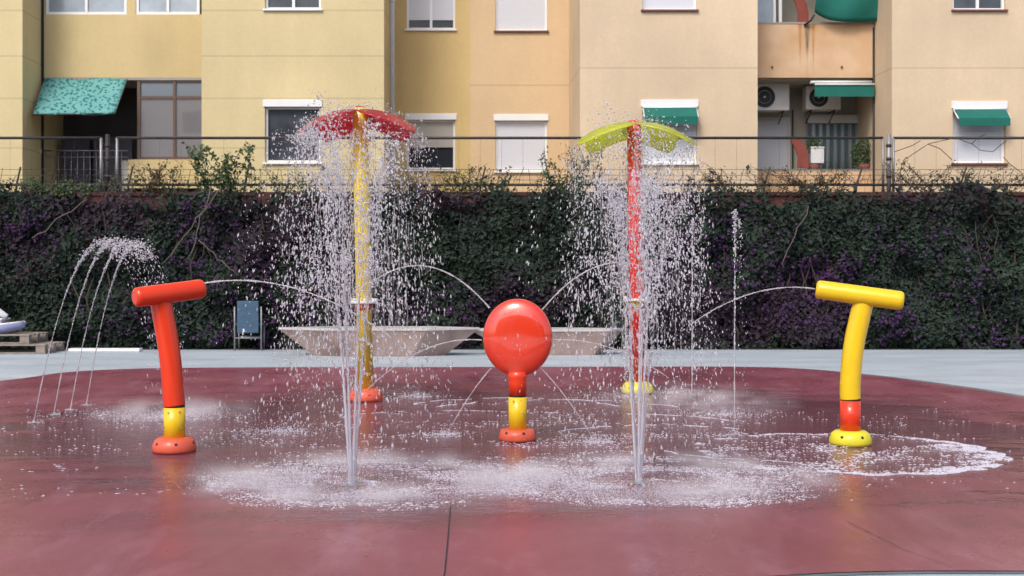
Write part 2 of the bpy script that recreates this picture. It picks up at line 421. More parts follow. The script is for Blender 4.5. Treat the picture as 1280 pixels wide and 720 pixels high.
def traj_drops(p0,v,t0,t1,n,spread,rlo,rhi,grow=True):
    t=rng.uniform(t0,t1,n); P=balls(p0,v,t)
    s=spread*((t-t0)/(t1-t0)*.9+.1) if grow else np.full(n,spread)
    P=P+rng.normal(size=P.shape)*s[:,None]
    Vv=np.array(v)[None]+np.array([0,0,-G])*t[:,None]
    Vv=Vv+rng.normal(size=Vv.shape)*.5
    keep=(P[:,2]>.01)&((P[:,2]>1.0)|(rng.random(len(P))<.30+.35*np.clip(P[:,2],0,1))|(t<t0+.1))
    P=P[keep];Vv=Vv[keep]
    sp=np.linalg.norm(Vv,axis=1)
    R=drop_radius(len(P),rlo,rhi)*.86; Lg=1.1+np.minimum(sp*.55,3.0)*rng.uniform(.4,1.1,len(P))
    return drops_mesh(P,Vv,R,Lg)

# ------------------------------------------------------------------ ground
def plane(name,x0,x1,y0,y1,z,m,kind='structure'):
    b=MB(); b.add([(x0,y0,z),(x1,y0,z),(x1,y1,z),(x0,y1,z)],[(0,1,2,3)])
    return tag(b.build(name,m),kind=kind)
plane('ground',-300,300,-300,300,-.012,simple('street_ground',(.16,.15,.14),.9,var=.2,vscale=.5))
plane('paved_deck',-16,16,-8,19.3,0,M['deck'])
# red pad outline (closed smooth curve)
ctrl=[(-5.75,13.5),(-5.45,14.6),(-4.7,15.2),(-3.0,15.4),(0,15.45),(3.1,15.45),(4.15,14.4),(4.75,12.75),(5.0,11.6),(5.35,10),(5.6,8),(5.3,6.2),(4.2,5.2),(2.6,4.93),(1.3,4.88),(0,4.5),(-2,3.9),(-5,3.6),(-7.5,5),(-8,8),(-7.2,11)]
def catmull(c,k=10):
    o=[];n=len(c)
    for i in range(n):
        p0,p1,p2,p3=[np.array(c[(i+j)%n]) for j in (-1,0,1,2)]
        for t in np.linspace(0,1,k,endpoint=False):
            o.append(.5*((2*p1)+(-p0+p2)*t+(2*p0-5*p1+4*p2-p3)*t*t+(-p0+3*p1-3*p2+p3)*t**3))
    return np.array(o)
cur=catmull(ctrl)
b=MB(); b.add([(x,y,.008) for x,y in cur],[tuple(reversed(range(len(cur))))])
o=b.build('play_pad',M['redpad']); 
if o.data.polygons[0].normal.z<0: o.data.flip_normals()
tag(o,kind='structure')
cen=np.array([-.8,9.6])
wid=.035+.10*np.clip((cur[:,0]-3.2)/1.5,0,1)[:,None]
out=cur+(cur-cen)/np.linalg.norm(cur-cen,axis=1,keepdims=True)*wid
b=MB(); n=len(cur)
b.add([(x,y,.004) for x,y in cur*.999+cen*.001]+[(x,y,.004) for x,y in out],[(i,(i+1)%n,n+(i+1)%n,n+i) for i in range(n)])
o=b.build('pad_border',M['edge']); tag(o,kind='structure')
# expansion joints cut in the pad
b=MB()
def strip(pts,w,z=.012):
    for (x0,y0),(x1,y1) in zip(pts[:-1],pts[1:]):
        d=np.array([x1-x0,y1-y0]); d/=np.linalg.norm(d); q=np.array([-d[1],d[0]])*w/2
        b.add([(x0-q[0],y0-q[1],z),(x1-q[0],y1-q[1],z),(x1+q[0],y1+q[1],z),(x0+q[0],y0+q[1],z)],[(0,1,2,3)])
strip([(gx(563,gy(636)),gy(636)),(gx(560,gy(675)),gy(675)),(gx(556,gy(719)),gy(719)),(-.275,4.4)],.006)
strip([(gx(1060,gy(655)),gy(655)),(gx(1130,gy(690)),gy(690)),(gx(1190,gy(712)),gy(712))],.0025)
tag(b.build('expansion_joint',M['joint']),kind='structure')
# planting strip of soil
plane('soil_strip',-16,16,19.0,19.5,.006,M['soil'])

# ------------------------------------------------------------------ brick boundary wall, fence
WY=19.5; WS=F/WY; WT=gz(240,WY)
w=empty('brick_boundary_wall',(0,WY,0),'dark red brick boundary wall with a ledge, mostly hidden behind the climbing plants','wall')
b=MB(); b.box(-15,15,0,.22,0,WT-.06); b.build('wall_body',M['brick'],w)
b=MB(); b.box(-15,15,-.03,.25,WT-.06,WT); b.build('coping',simple('coping_brick',(.085,.035,.032),.9,var=.3,vscale=3),w)
b=MB(); b.box(-15,15,-.045,0,gz(268,WY),gz(262,WY)); b.build('ledge',simple('ledge_brick',(.17,.055,.055),.9,var=.3,vscale=3),w)
for px in (-60,330,720,1111,1243,1500):
    b=MB(); x=gx(px,WY); b.box(x-.13,x+.13,-.05,-.003,0,WT-.065); b.build('pilaster',M['brick'],w)
FY=WY+.11
f=empty('railing_fence',(0,FY,WT),'low rusty iron rail fence with thin wires along the top of the brick wall','fence')
b=MB(); z=gz(231,FY)-WT; b.tube([(-15,0,z),(15,0,z)],.022,8); b.build('bottom_rail',M['iron'],f)
b=MB()
for zz in (gz(212,FY),gz(219,FY),gz(225,FY)): b.tube([(-15,0,zz-WT),(15,0,zz-WT)],.004,5)
for i in range(330):
    x=-15+i*.09+random.uniform(-.02,.02)
    if random.random()<.25: continue
    lean=random.choice([.06,.05,-.03,.09]); z0=gz(233,FY)-WT; z1=gz(random.uniform(208,222),FY)-WT
    b.tube([(x,0,z0),(x+lean*.3,-.01,(z0+z1)/2),(x+lean,-.03,z1)],.0045,4)
wr=b.build('wire_mesh',M['iron'],f)
for px in (20,160,305,450,600,745,815,955,1070,1200,1330,-120):
    b=MB(); x=gx(px,FY); b.tube([(x,0,0),(x+.01,0,gz(231,FY)-WT),(x+.09,-.04,gz(209,FY)-WT)],.016,6); b.build('post',M['iron'],f)
def frame_panel(px0,px1,label,open_left=False,open_right=False):
    x0,x1=gx(px0,FY),gx(px1,FY); zt=gz(172,FY)-WT
    e=empty('goal_fence_frame',(x0,FY+.05,WT),label,'fence','tall pipe frames on the boundary wall')
    b=MB(); b.tube([(0,0,zt),(x1-x0,0,zt)],.023,8); b.build('top_rail',M['iron'],e)
    for xx,sk in ((0,open_left),(x1-x0,open_right)):
        if sk: continue
        b=MB(); b.tube([(xx,0,0),(xx,0,zt)],.023,8); b.build('post',M['galv'],e)
    # very thin wires of the panel
    b=MB()
    for k in range(int((x1-x0)/.35)):
        xx=.35*(k+1)
        if xx<x1-x0: b.tube([(xx,0,0),(xx,0,zt)],.0016,4)
    b.build('wire_mesh',M['iron'],e)
frame_panel(-230,125,'pipe frame fence panel above the wall at the left, in front of the dark doorway')
frame_panel(145,1105,'very long pipe frame fence panel behind both umbrella posts')
frame_panel(1118,1500,'pipe frame fence panel above the wall at the far right')
for px,top,lab in ((134.5,168,'thin metal post in the gap between the left fence frames'),(1111,168,'thick banded metal post between the two right fence frames')):
    e=empty('fence_post',(gx(px,FY),FY,WT),lab,'post','posts between fence frames')
    zt=gz(top,FY)-WT
    b=MB(); b.tube([(0,0,0),(0,0,zt)],.035,10); b.build('post_shaft',M['galv'] if px>500 else M['iron'],e)
    for zz in (.25,.55,.78):
        b=MB(); b.tube([(0,0,zz*zt),(0,0,zz*zt+.05)],.043,10); b.build('clamp',M['iron'],e)

# ------------------------------------------------------------------ foliage
def leaves_mesh(P,Nrm,size,name,m,parent,fold=.25,asp=.6):
    n=len(P)
    Nrm=Nrm+rng.normal(size=P.shape)*.75
    Nrm/=np.linalg.norm(Nrm,axis=1,keepdims=True)
    T=rng.normal(size=P.shape); T[:,2]-=.6
    T-=Nrm*(T*Nrm).sum(1,keepdims=True); T/=np.linalg.norm(T,axis=1,keepdims=True)
    B=np.cross(Nrm,T); s=size[:,None]
    V=np.stack([P-T*s*.5, P-T*s*.05+B*s*asp*.5+Nrm*s*fold*.35, P+T*s*.5-Nrm*s*fold*.3, P-T*s*.05-B*s*asp*.5+Nrm*s*fold*.35],1).reshape(-1,3)
    base=(np.arange(n)*4)[:,None,None]
    Fc=(np.array([[0,1,2],[0,2,3]])[None]+base).reshape(-1,3)
    return fast_mesh(name,V,Fc,m,parent,attr=np.repeat(rng.random(n),4))
def vn(x,y,z,s): return mnoise.noise(Vector((x*s,y*s,z*s)))
M['vine']=leafmat('dark_vine_leaf',[(.008,.013,.013),(.013,.023,.018),(.019,.036,.023),(.030,.054,.031)],.7,nscale=1.1)
M['blossom']=leafmat('purple_blossom',[(.028,.012,.040),(.045,.016,.065),(.075,.026,.105)],.7,nscale=2)
M['dryleaf']=leafmat('dim_purple_leaf',[(.018,.012,.020),(.028,.016,.030),(.030,.026,.026)],.7)
M['shrubleaf']=leafmat('green_shoot_leaf',[(.03,.055,.02),(.05,.09,.03),(.075,.12,.045)],.5)
M['brownleaf']=leafmat('dry_shoot_leaf',[(.05,.035,.02),(.08,.055,.03),(.06,.07,.03)],.6)
hedge=empty('climbing_hedge',(0,WY-.2,0),'long dark green climbing hedge with dull purple blossom covering the back wall','hedge')
n=105000
X=rng.uniform(-10.5,10.5,n); 
topZ=np.array([gz(253,19.2)+.15*vn(x,0,3,.55)+.22*vn(x,7,1,1.7)+.10*vn(x,3,1,4) for x in np.linspace(-10.5,10.5,800)])
TZ=np.interp(X,np.linspace(-10.5,10.5,800),topZ)
Z=TZ*(rng.random(n)**.95)
Z=np.where(rng.random(n)<.06,TZ+rng.exponential(.11,n)*np.array([.3+1.4*abs(vn(x,1,1,2.2)) for x in X]),Z)
front=np.array([19.14-.34*vn(x,z*1.2,0,1.1)-.16*vn(x,z,5,2.9) for x,z in zip(X,Z)])
Y=front+rng.exponential(.07,n); Y=np.minimum(Y,WY-.01)+0
nr=np.stack([np.zeros(n),-np.ones(n),np.full(n,.55)],1)
size=.045+.10*rng.random(n)**1.6
P=np.stack([X,Y,Z],1); P[:,1]-=WY-.2
purple=np.array([vn(x,z*1.4,20,.55)+.5*vn(x,z,9,1.6) for x,z in zip(X,Z)])
isd=(purple+rng.normal(size=n)*.13>.22)
leaves_mesh(P[~isd],nr[~isd],size[~isd],'foliage',M['vine'],hedge)
leaves_mesh(P[isd],nr[isd],size[isd],'dim_foliage',M['dryleaf'],hedge)
# blossom clusters
cl=[]
for (px,py,sx,sy,k) in ((1035,345,45,25,900),(1010,390,60,30,500),(1120,405,30,25,350),(930,330,50,60,500),(870,300,60,60,450),(30,285,45,25,350),(240,330,70,60,700),(360,380,70,50,900),(290,420,60,20,300),(1200,350,60,50,250),(1150,300,80,25,250),(560,380,60,30,200),(420,300,50,50,300),(250,265,40,20,250),(1250,420,40,25,180),(130,400,60,30,150)):
    s=19.0/F
    c=np.stack([gx(px,19)+rng.normal(size=k)*sx*s*.55, np.zeros(k), gz(py,19)+rng.normal(size=k)*sy*s*.55],1)
    keep=np.array([vn(q[0],q[2],4,5.5)>-.02 for q in c]); cl.append(c[keep])
C=np.concatenate(cl); C=C[C[:,2]>.05]
fy=np.array([19.11-.34*vn(x,z*1.2,0,1.1)-.16*vn(x,z,5,2.9) for x,_,z in C]); C[:,1]=fy-(WY-.2)-rng.random(len(C))*.05
leaves_mesh(C,np.tile([0,-1,.5],(len(C),1)),rng.uniform(.035,.065,len(C)),'blossoms',M['blossom'],hedge,asp=.9)
b=MB()
for i in range(70):
    x=random.uniform(-10.3,10.3); z=0; pts=[(x,-.0,0)]
    for k in range(8):
        x+=random.uniform(-.14,.14); z+=.27; pts.append((x,random.uniform(-.12,.12),z))
    b.tube(pts,[.02-.0018*k for k in range(9)],5)
b.build('stems',M['bark'],hedge)

b=MB(); Pl=[]
for i in range(330):
    x=random.uniform(-10.4,10.4)
    if vn(x,2,2,.9)<-.30: continue
    hgt=random.uniform(.10,.42)*(.7+.6*abs(vn(x,5,5,1.3))); z0=WT-.12; tx=x+random.uniform(-.28,.28); yy=.2+random.uniform(-.12,.12)
    pts=[Vector((x+(tx-x)*t+.04*math.sin(6*t+i),yy,z0+(hgt+.12)*(t-.12*t**3))) for t in (0,.25,.5,.75,1)]
    b.tube(pts,[.006,.005,.004,.003,.002],4)
    for _ in range(random.randint(3,17)):
        t=random.uniform(.2,1)*4; k=min(int(t),3); p=pts[k].lerp(pts[k+1],t-k); Pl.append((p.x+random.gauss(0,.03),p.y+random.gauss(0,.04),p.z+random.gauss(0,.025)))
for (xa_,ya_,xb_,yb2) in ((275,238,205,330),(262,240,238,325),(250,300,300,345),(40,300,110,250),(1010,260,975,330)):
    P=[]
    for k in range(9):
        t=k/8; P.append((gx(xa_+(xb_-xa_)*t,18.85)+random.uniform(-.03,.03),-.52,gz(ya_+(yb2-ya_)*t,18.85)+random.uniform(-.03,.03)))
    b.tube(P,.008,5)
b.build('shoots',simple('pale_vine_bark',(.13,.105,.09),.9,var=.2),hedge)
Pl=np.array(Pl); leaves_mesh(Pl,np.tile([0,-.6,.6],(len(Pl),1)),rng.uniform(.03,.07,len(Pl)),'shoot_leaves',leafmat('dark_shoot_leaf',[(.025,.035,.018),(.04,.06,.025),(.05,.045,.025)],.6),hedge)

def shrub(px0,px1,pytop,pybase,nb,nl,label,m,lsz=.06,Yd=19.45,droop=.0,wild=.35):
    xc=gx((px0+px1)/2,Yd); wdt=gx(px1,Yd)-gx(px0,Yd); hh=gz(pytop,Yd)-gz(pybase,Yd)
    e=empty('wall_top_shrub',(xc,Yd,gz(pybase,Yd)),label,'shrub','shoots growing through the fence')
    b=MB(); Pl=[]
    for i in range(nb):
        x=random.uniform(-.5,.5)*wdt*.6; tx=random.uniform(-.5,.5)*wdt; th=hh*random.uniform(.45,1)
        pts=[]
        ax=random.uniform(-1,1)*wild*.3
        for k in range(8):
            t=k/7; pts.append(Vector((x+(tx-x)*t+ax*math.sin(t*3),random.uniform(-.04,.04)+.1*math.sin(i)*t,th*(t-droop*t**3))))
        b.tube(pts,[.009-.0009*k for k in range(8)],4)
        for _ in range(int(nl/nb)):
            t=random.uniform(.12,1)**.8*7; k=min(int(t),6); p=pts[k].lerp(pts[k+1],t-k)
            Pl.append(p+Vector((random.gauss(0,.035),random.gauss(0,.04),random.gauss(0,.03))))
        for _ in range(2):   # side twigs
            k=random.randint(2,6); p=pts[k]; q=p+Vector((random.uniform(-.2,.2),random.uniform(-.05,.05),random.uniform(.02,.16)))
            b.tube([p,(p+q)/2+Vector((0,0,.01)),q],[.004,.003,.002],4)
            for _ in range(max(2,int(nl/nb/8))): Pl.append(p.lerp(q,random.random())+Vector((random.gauss(0,.02),random.gauss(0,.02),random.gauss(0,.02))))
    b.build('branches',M['bark'],e)
    Pl=np.array([tuple(p) for p in Pl])
    leaves_mesh(Pl,np.tile([0,-.6,.6],(len(Pl),1)),rng.uniform(lsz*.6,lsz*1.2,len(Pl)),'foliage',m,e)
shrub(228,322,166,250,14,760,'tall green leafy shoots growing over the fence beside the brown framed window',M['shrubleaf'],.075)
shrub(150,240,200,245,14,420,'low tangle of brownish shoots below the brown framed window',M['brownleaf'],.05)
shrub(676,752,178,262,22,900,'dense upright green shoots just left of the red umbrella post',M['shrubleaf'],.055)
shrub(540,650,205,250,18,420,'low shoots below the closed shutter in the recess',M['shrubleaf'],.05)
shrub(1105,1200,198,245,16,330,'straggly twigs right of the thick fence post',M['brownleaf'],.045,wild=.8)
shrub(1195,1290,205,245,14,280,'dry twigs below the far right window',M['brownleaf'],.045,wild=.8)
shrub(930,1090,205,245,22,460,'low leafy tangle under the balcony with the striped curtain',M['brownleaf'],.045)
shrub(865,920,200,245,10,160,'thin bare twigs right of the lime umbrella',M['brownleaf'],.045,wild=.8)
shrub(20,130,222,255,16,600,'low dark green shoots on the wall at the far left',M['shrubleaf'],.06)
shrub(330,420,205,250,12,330,'low shoots left of the yellow umbrella post',M['shrubleaf'],.05)
# long arching bramble at right
e=tag(MB.build.__call__ and None or empty('arching_bramble',(gx(1118,19.45),19.45,gz(235,19.45)),'thin bare bramble arching in front of the far right window','bramble'))
b=MB()
for pts in ([(1118,235),(1130,200),(1160,180),(1195,172),(1215,180),(1225,188),(1240,190),(1252,180),(1258,176)],[(1160,180),(1175,186),(1190,200)],[(1215,180),(1222,172),(1232,168)],[(1290,235),(1275,215),(1262,205),(1255,196)],[(1118,190),(1140,182),(1150,176)]):
    P=[(gx(x,19.45)-gx(1118,19.45),random.uniform(-.03,.03),gz(y,19.45)-gz(235,19.45)) for x,y in pts]
    b.tube(P,.0065,5)
b.build('stem',M['bark'],e)

# ------------------------------------------------------------------ apartment buildings
YF,YR,YL=F/66,F/60.4,F/63.2
def wall_holes(b,x0,x1,z0,z1,y,holes,depth=.14,m=0):
    xs=sorted({x0,x1,*[h[0] for h in holes],*[h[1] for h in holes]}); zs=sorted({z0,z1,*[h[2] for h in holes],*[h[3] for h in holes]})
    for i in range(len(xs)-1):
        for j in range(len(zs)-1):
            cx,cz=(xs[i]+xs[i+1])/2,(zs[j]+zs[j+1])/2
            if any(h[0]<cx<h[1] and h[2]<cz<h[3] for h in holes): continue
            b.add([(xs[i],y,zs[j]),(xs[i+1],y,zs[j]),(xs[i+1],y,zs[j+1]),(xs[i],y,zs[j+1])],[(0,1,2,3)],m)
    for a,c,d,e_ in holes:
        b.add([(a,y,d),(c,y,d),(c,y+depth,d),(a,y+depth,d)],[(0,1,2,3)],m)
        b.add([(a,y,e_),(a,y+depth,e_),(c,y+depth,e_),(c,y,e_)],[(0,1,2,3)],m)
        b.add([(a,y,d),(a,y+depth,d),(a,y+depth,e_),(a,y,e_)],[(0,1,2,3)],m)
        b.add([(c,y,d),(c,y,e_),(c,y+depth,e_),(c,y+depth,d)],[(0,1,2,3)],m)
ZB,ZTOP=0.0,15.2
ST=2.905
def hole(px0,px1,py0,py1,Y,k=0):
    s=F/Y; return ((px0-640)/s,(px1-640)/s,1.23+(340-py1)/s+k*ST,1.23+(340-py0)/s+k*ST)
def window(bld,h,Y,kind,sillmat='pvc',lab=None):
    x0,x1,z0,z1=h; w=x1-x0; hh=z1-z0
    yb=Y+.10
    b=MB(); t=.045
    zt=z1-.135 if 'box' in kind else z1
    b.box(x0+.002,x0+t,yb-.03,yb+.05,z0+.002,zt); b.box(x1-t,x1-.002,yb-.03,yb+.05,z0+.002,zt)
    b.box(x0+t+.001,x1-t-.001,yb-.03,yb+.05,z0+.002,z0+t); b.box(x0+t+.001,x1-t-.001,yb-.03,yb+.05,zt-t*.7,zt)
    if 'mull' in kind: b.box((x0+x1)/2-.025,(x0+x1)/2+.025,yb-.02,yb+.04,z0+t+.001,zt-t*.7-.001)
    fr=b.build('window',M['pvc'] if 'brown' not in kind else M['alu'],bld)
    if lab: fr['label']=lab
    b=MB(); b.box(x0+t-.01,x1-t+.01,yb+.02,yb+.03,z0+t-.01,zt-.02)
    b.build('pane',M['glassblue'] if 'pale' in kind else (M['glassdim'] if 'dim' in kind else M['glass']),fr)
    if 'box' in kind:
        b=MB(); b.box(x0-.03,x1+.03,Y-.03,Y+.12,z1-.13,z1+.0); b.build('shutter_box',M['white'],fr,bevel=.006)
    if any(k.startswith('shut') for k in kind):
        fracz={'shutfull':0,'shuthalf':.42,'shutlow':.16,'shutmost':.22}[[k for k in kind if k.startswith('shut')][0]]
        b=MB(); b.box(x0+t,x1-t,yb-.015,yb-.002,z0+t+(hh-.15)*fracz,zt-.02)
        b.build('shutter',M['shutter'] if 'beige' not in kind else M['blind'],fr)
    b=MB(); b.box(x0-.03,x1+.03,Y-.05,Y+.08,z0-.035,z0-.001); b.build('sill',M[sillmat],fr)
    if 'awn' in kind:
        b=MB(); za=z1-.15; 
        b.add([(x0+.02,Y-.04,za),(x1-.02,Y-.04,za),(x1-.02,Y-.26,za-.20),(x0+.02,Y-.26,za-.20),(x1-.02,Y-.26,za-.34),(x0+.02,Y-.26,za-.34)],[(0,1,2,3),(3,2,4,5)])
        o=b.build('awning',M['awngreen'],fr); sm=o.modifiers.new('s','SOLIDIFY'); sm.thickness=.012
        b=MB(); b.tube([(x0,Y-.03,za+.0),(x1,Y-.03,za+.0)],.03,8); 
        b.tube([(x0+.01,Y-.03,za-.02),(x0+.01,Y-.27,za-.21)],.012,6); b.tube([(x1-.01,Y-.03,za-.02),(x1-.01,Y-.27,za-.21)],.012,6)
        b.build('awning_rod',M['pvc'],fr)
    return fr
kY=lambda k: k*ST
# ---- yellow building
yb_=empty('yellow_apartment_building',(0,0,0),'yellow rendered apartment block with teal patterned awning and drainpipe, on the left','building')
XA,XB=(28-640)/66,(52-640)/63.2          # far-left bay edge / loggia corner
XC,XD=(252-640)/66,(480-640)/66
XE,XF_=(492-640)/60.4,(588-640)/60.4
b=MB()
# far-left front bay, its return
wall_holes(b,-17,XA,ZB,ZTOP,YF,[])
b.add([(XA,YF,ZB),(XB,YL,ZB),(XB,YL,ZTOP),(XA,YF,ZTOP)],[(0,1,2,3)])
b.add([(XB,YL,ZB),(XB,YL+1.2,ZB),(XB,YL+1.2,ZTOP),(XB,YL,ZTOP)],[(0,1,2,3)])
# central-left front bay
hW=[]
for k in range(0,4): hW.append(hole(331,401,125,203,YF,k))
wall_holes(b,XC,XD,ZB,ZTOP,YF,hW)
b.add([(XD,YF,ZB),(XE,YR,ZB),(XE,YR,ZTOP),(XD,YF,ZTOP)],[(0,1,2,3)])
b.add([(XC,YF,ZB),(XC,YF,ZTOP),(XC,YL+1.2,ZTOP),(XC,YL+1.2,ZB)],[(0,1,2,3)])
b.add([(-17,YF,ZTOP),(XF_,YF,ZTOP),(XF_,YF+10,ZTOP),(-17,YF+10,ZTOP)],[(0,1,2,3)])
b.add([(-17,YF,ZB),(-17,YF,ZTOP),(-17,YF+10,ZTOP),(-17,YF+10,ZB)],[(0,1,2,3)])
b.build('wall',M['ywall'],yb_)
b=MB(); hR=[hole(508,569,142,212,YR,k) for k in range(0,4)]
wall_holes(b,XE,XF_,ZB,ZTOP,YR,hR)
b.build('recessed_wall',M['yrecess'],yb_)
for k in range(0,4):
    window(yb_,hW[k],YF,('box','dim') if k==0 else ('box','mull','dim'),lab='dark window with white shutter box and no shutter down' if k==0 else None)
    window(yb_,hR[k],YR,('box','shuthalf','beige') if k==0 else ('box','mull','shutlow'))
b=MB(); x=-2.35; b.tube([(x,23.5,ZB),(x,23.5,ZTOP)],.05,10)
for z in (2,4.2,6.5,9,11.5,14): b.tube([(x,23.5,z),(x,23.5,z+.07)],.058,10)
b.build('drainpipe',simple('pale_pipe',(.55,.56,.58),.4,var=.05),yb_)
# left loggia stack
zp0,zp1=1.23+(340-97)/63.2,1.23+(340-18)/63.2
for k in range(0,4):
    b=MB(); b.box(XB,XC-.004,YL,YL+.15,zp0+k*ST,zp1+k*ST); b.build('balcony_panel',M['ypanel'],yb_)
    b=MB(); b.box(XB,XC-.004,YL+.002,YL+.14,zp0+k*ST-.05,zp0+k*ST-.001); b.build('slab_edge',M['concrete'],yb_)
    b=MB(); b.box(XB,XC-.005,YL+.152,YL+1.1,zp0+k*ST-.04,zp0+k*ST+.12); b.build('slab',M['inner'],yb_)
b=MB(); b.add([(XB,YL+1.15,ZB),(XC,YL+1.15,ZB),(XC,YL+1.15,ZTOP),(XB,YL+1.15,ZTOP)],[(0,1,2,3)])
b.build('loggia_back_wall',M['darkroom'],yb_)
# fully glazed upper loggias
for k in range(1,4):
    for (p0,p1) in ((57,158),(170,249)):
        s=63.2; x0,x1=(p0-640)/s,(p1-640)/s; z0=zp1+(k-1)*ST+.003; z1=zp0+k*ST-.055
        fb=MB(); t=.05
        fb.box(x0,x0+t,YL+.02,YL+.09,z0,z1); fb.box(x1-t,x1,YL+.02,YL+.09,z0,z1); fb.box(x0+t,x1-t,YL+.02,YL+.09,z0,z0+t); fb.box(x0+t,x1-t,YL+.02,YL+.09,z1-t,z1)
        fb.box((x0+x1)/2-.025,(x0+x1)/2+.025,YL+.015,YL+.085,z0+t+.001,z1-t-.001)
        fr=fb.build('window',M['pvc'],yb_)
        fb=MB(); fb.box(x0+t-.01,x1-t+.01,YL+.05,YL+.06,z0+t-.01,z1-t+.01); fb.build('pane',M['glassblue'],fr)
    fb=MB(); fb.box((158.5-640)/63.2,(169.5-640)/63.2,YL+.01,YL+.12,zp1+(k-1)*ST+.002,zp0+k*ST-.055); fb.build('pier',M['ypanel'],yb_); fb=MB()
    fb.box(XB+.002,(56.5-640)/63.2,YL+.01,YL+.12,zp1+(k-1)*ST+.002,zp0+k*ST-.055)
    fb.build('pier',M['ypanel'],yb_)
# lower loggia: brown framed enclosed window at right part
s=63.2; X=lambda p:(p-640)/s; Zz=lambda y:1.23+(340-y)/s
fb=MB()
xa,xb=X(171),XC-.006; za,zb_,zc=Zz(199),Zz(121),Zz(98.5)
for (a,c) in ((xa,xa+.06),(X(216),X(216)+.05),(xb-.04,xb)): fb.box(a,c,YL+.02,YL+.10,za,zc-.06)
for (a,c) in ((za,za+.05),(zb_-.03,zb_+.02),(zc-.06,zc)): fb.box(xa+.001,xb-.001,YL+.025,YL+.095,a,c)
fr=fb.build('window',M['alu'],yb_); fr['label']='brown framed enclosed balcony window reflecting the street'
fb=MB(); fb.box(xa+.05,xb-.03,YL+.055,YL+.065,za+.04,zb_-.02); mg=simple('mirror_glass',(.62,.62,.66),.03,metal=.75); fb.build('pane',mg,fr)
fb=MB(); fb.box(xa+.05,xb-.03,YL+.055,YL+.065,zb_+.01,zc-.05); fb.build('pane',simple('grey_top_pane',(.16,.19,.23),.2,coat=.4),fr)
fb=MB(); fb.box(X(160),XC-.006,YL+.01,YL+.14,Zz(235),za-.003); fb.build('parapet',M['ypanel'],yb_)
# dark doorway with curtain-like interior
fb=MB()
for i in range(13): xx=X(56)+i*.125; fb.tube([(xx,YL+.06,Zz(238)),(xx,YL+.06,Zz(188))],.007,5)
fb.tube([(X(54),YL+.06,Zz(188)),(X(159),YL+.06,Zz(188))],.014,6); fb.tube([(X(54),YL+.06,Zz(196)),(X(159),YL+.06,Zz(196))],.008,6)
fb.build('railing',M['galv'],yb_)
fb=MB(); fb.box(X(150),X(158),YL+.10,YL+.13,Zz(238),Zz(200)); fb.build('reed_mat',M['blind'],yb_)
fb=MB(); fb.box(X(60),X(96),YL+.7,YL+.74,Zz(250),Zz(170)); fb.box(X(100),X(150),YL+.75,YL+.79,Zz(250),Zz(165)); fb.build('door',simple('dark_door',(.07,.065,.095),.5,var=.3),yb_)
fb=MB(); fb.tube([(X(44)+.1,YL-.0,Zz(185)),(X(44)+.1,YL-.06,Zz(190)),(X(44)+.1,YL-.04,Zz(193))],[.03,.05,.04],8); fb.build('wall_lamp',M['ac'],yb_)
# teal awning: cloth hanging outwards
fb=MB(); nx,nz=14,8; vs=[]
for j in range(nz+1):
    t=j/nz
    for i in range(nx+1):
        u=i/nx
        xl=X(57)*(1-t)+(-9.17)*t; xr=X(160)*(1-t)+(X(152)+.12)*t
        vs.append((xl+(xr-xl)*u, YL-.05-.72*t+.02*math.sin(u*19), Zz(99)-(.80*t)+.07*(1-u)*t*-.1+.015*math.sin(u*11+t*3)))
fs=[(j*(nx+1)+i,j*(nx+1)+i+1,(j+1)*(nx+1)+i+1,(j+1)*(nx+1)+i) for j in range(nz) for i in range(nx)]
fb.add(vs,fs,0,True); o=fb.build('awning',M['teal'],yb_); o['label']='teal patterned awning cloth'; sm=o.modifiers.new('s','SOLIDIFY'); sm.thickness=.01
fb=MB(); fb.tube([vs[nz*(nx+1)],vs[-1]],.018,6); fb.tube([vs[0],vs[nz*(nx+1)]],.012,6); fb.tube([vs[nx],vs[-1]],.012,6); fb.build('awning_frame',M['iron'],yb_)
fb=MB(); fb.tube([(XB+.03,YL-.02,ZB),(XB+.03,YL-.02,ZTOP)],.022,6); fb.build('cable',M['dark'],yb_)

# ---- peach building
pb=empty('peach_apartment_building',(0,0,0),'peach rendered apartment block with green awnings and air conditioners, on the right','building')
XG,XH=(711-640)/60.4,(725-640)/66
XI=(947-640)/66; XJ=(1093-640)/63.2; XK=(1115-640)/66
b=MB()
hA=[hole(803,871,125,204,YF,k) for k in range(4)]; hB=[hole(1191,1257,127,204,YF,k) for k in range(4)]
wall_holes(b,XH,XI,ZB,ZTOP,YF,hA); wall_holes(b,XK,17,ZB,ZTOP,YF,hB)
b.add([(XG,YR,ZB),(XH,YF,ZB),(XH,YF,ZTOP),(XG,YR,ZTOP)],[(0,1,2,3)])
b.add([(XI,YF,ZB),(XI,YL+1.3,ZB),(XI,YL+1.3,ZTOP),(XI,YF,ZTOP)],[(0,1,2,3)])
b.add([(XJ,YL+1.3,ZB),(XJ,YL,ZB),(XJ,YL,ZTOP),(XJ,YL+1.3,ZTOP)],[(0,1,2,3)])
b.add([(XJ,YL,ZB),(XK,YF,ZB),(XK,YF,ZTOP),(XJ,YL,ZTOP)],[(0,1,2,3)])
b.add([(XF_,YF,ZTOP),(17,YF,ZTOP),(17,YF+10,ZTOP),(XF_,YF+10,ZTOP)],[(0,1,2,3)])
b.add([(17,YF,ZB),(17,YF+10,ZB),(17,YF+10,ZTOP),(17,YF,ZTOP)],[(0,1,2,3)])
b.build('wall',M['pwall'],pb)
b=MB(); hC=[hole(619,684,143,214,YR,k) for k in range(4)]
wall_holes(b,XF_,XG,ZB,ZTOP,YR,hC); b.build('recessed_wall',M['precess'],pb)
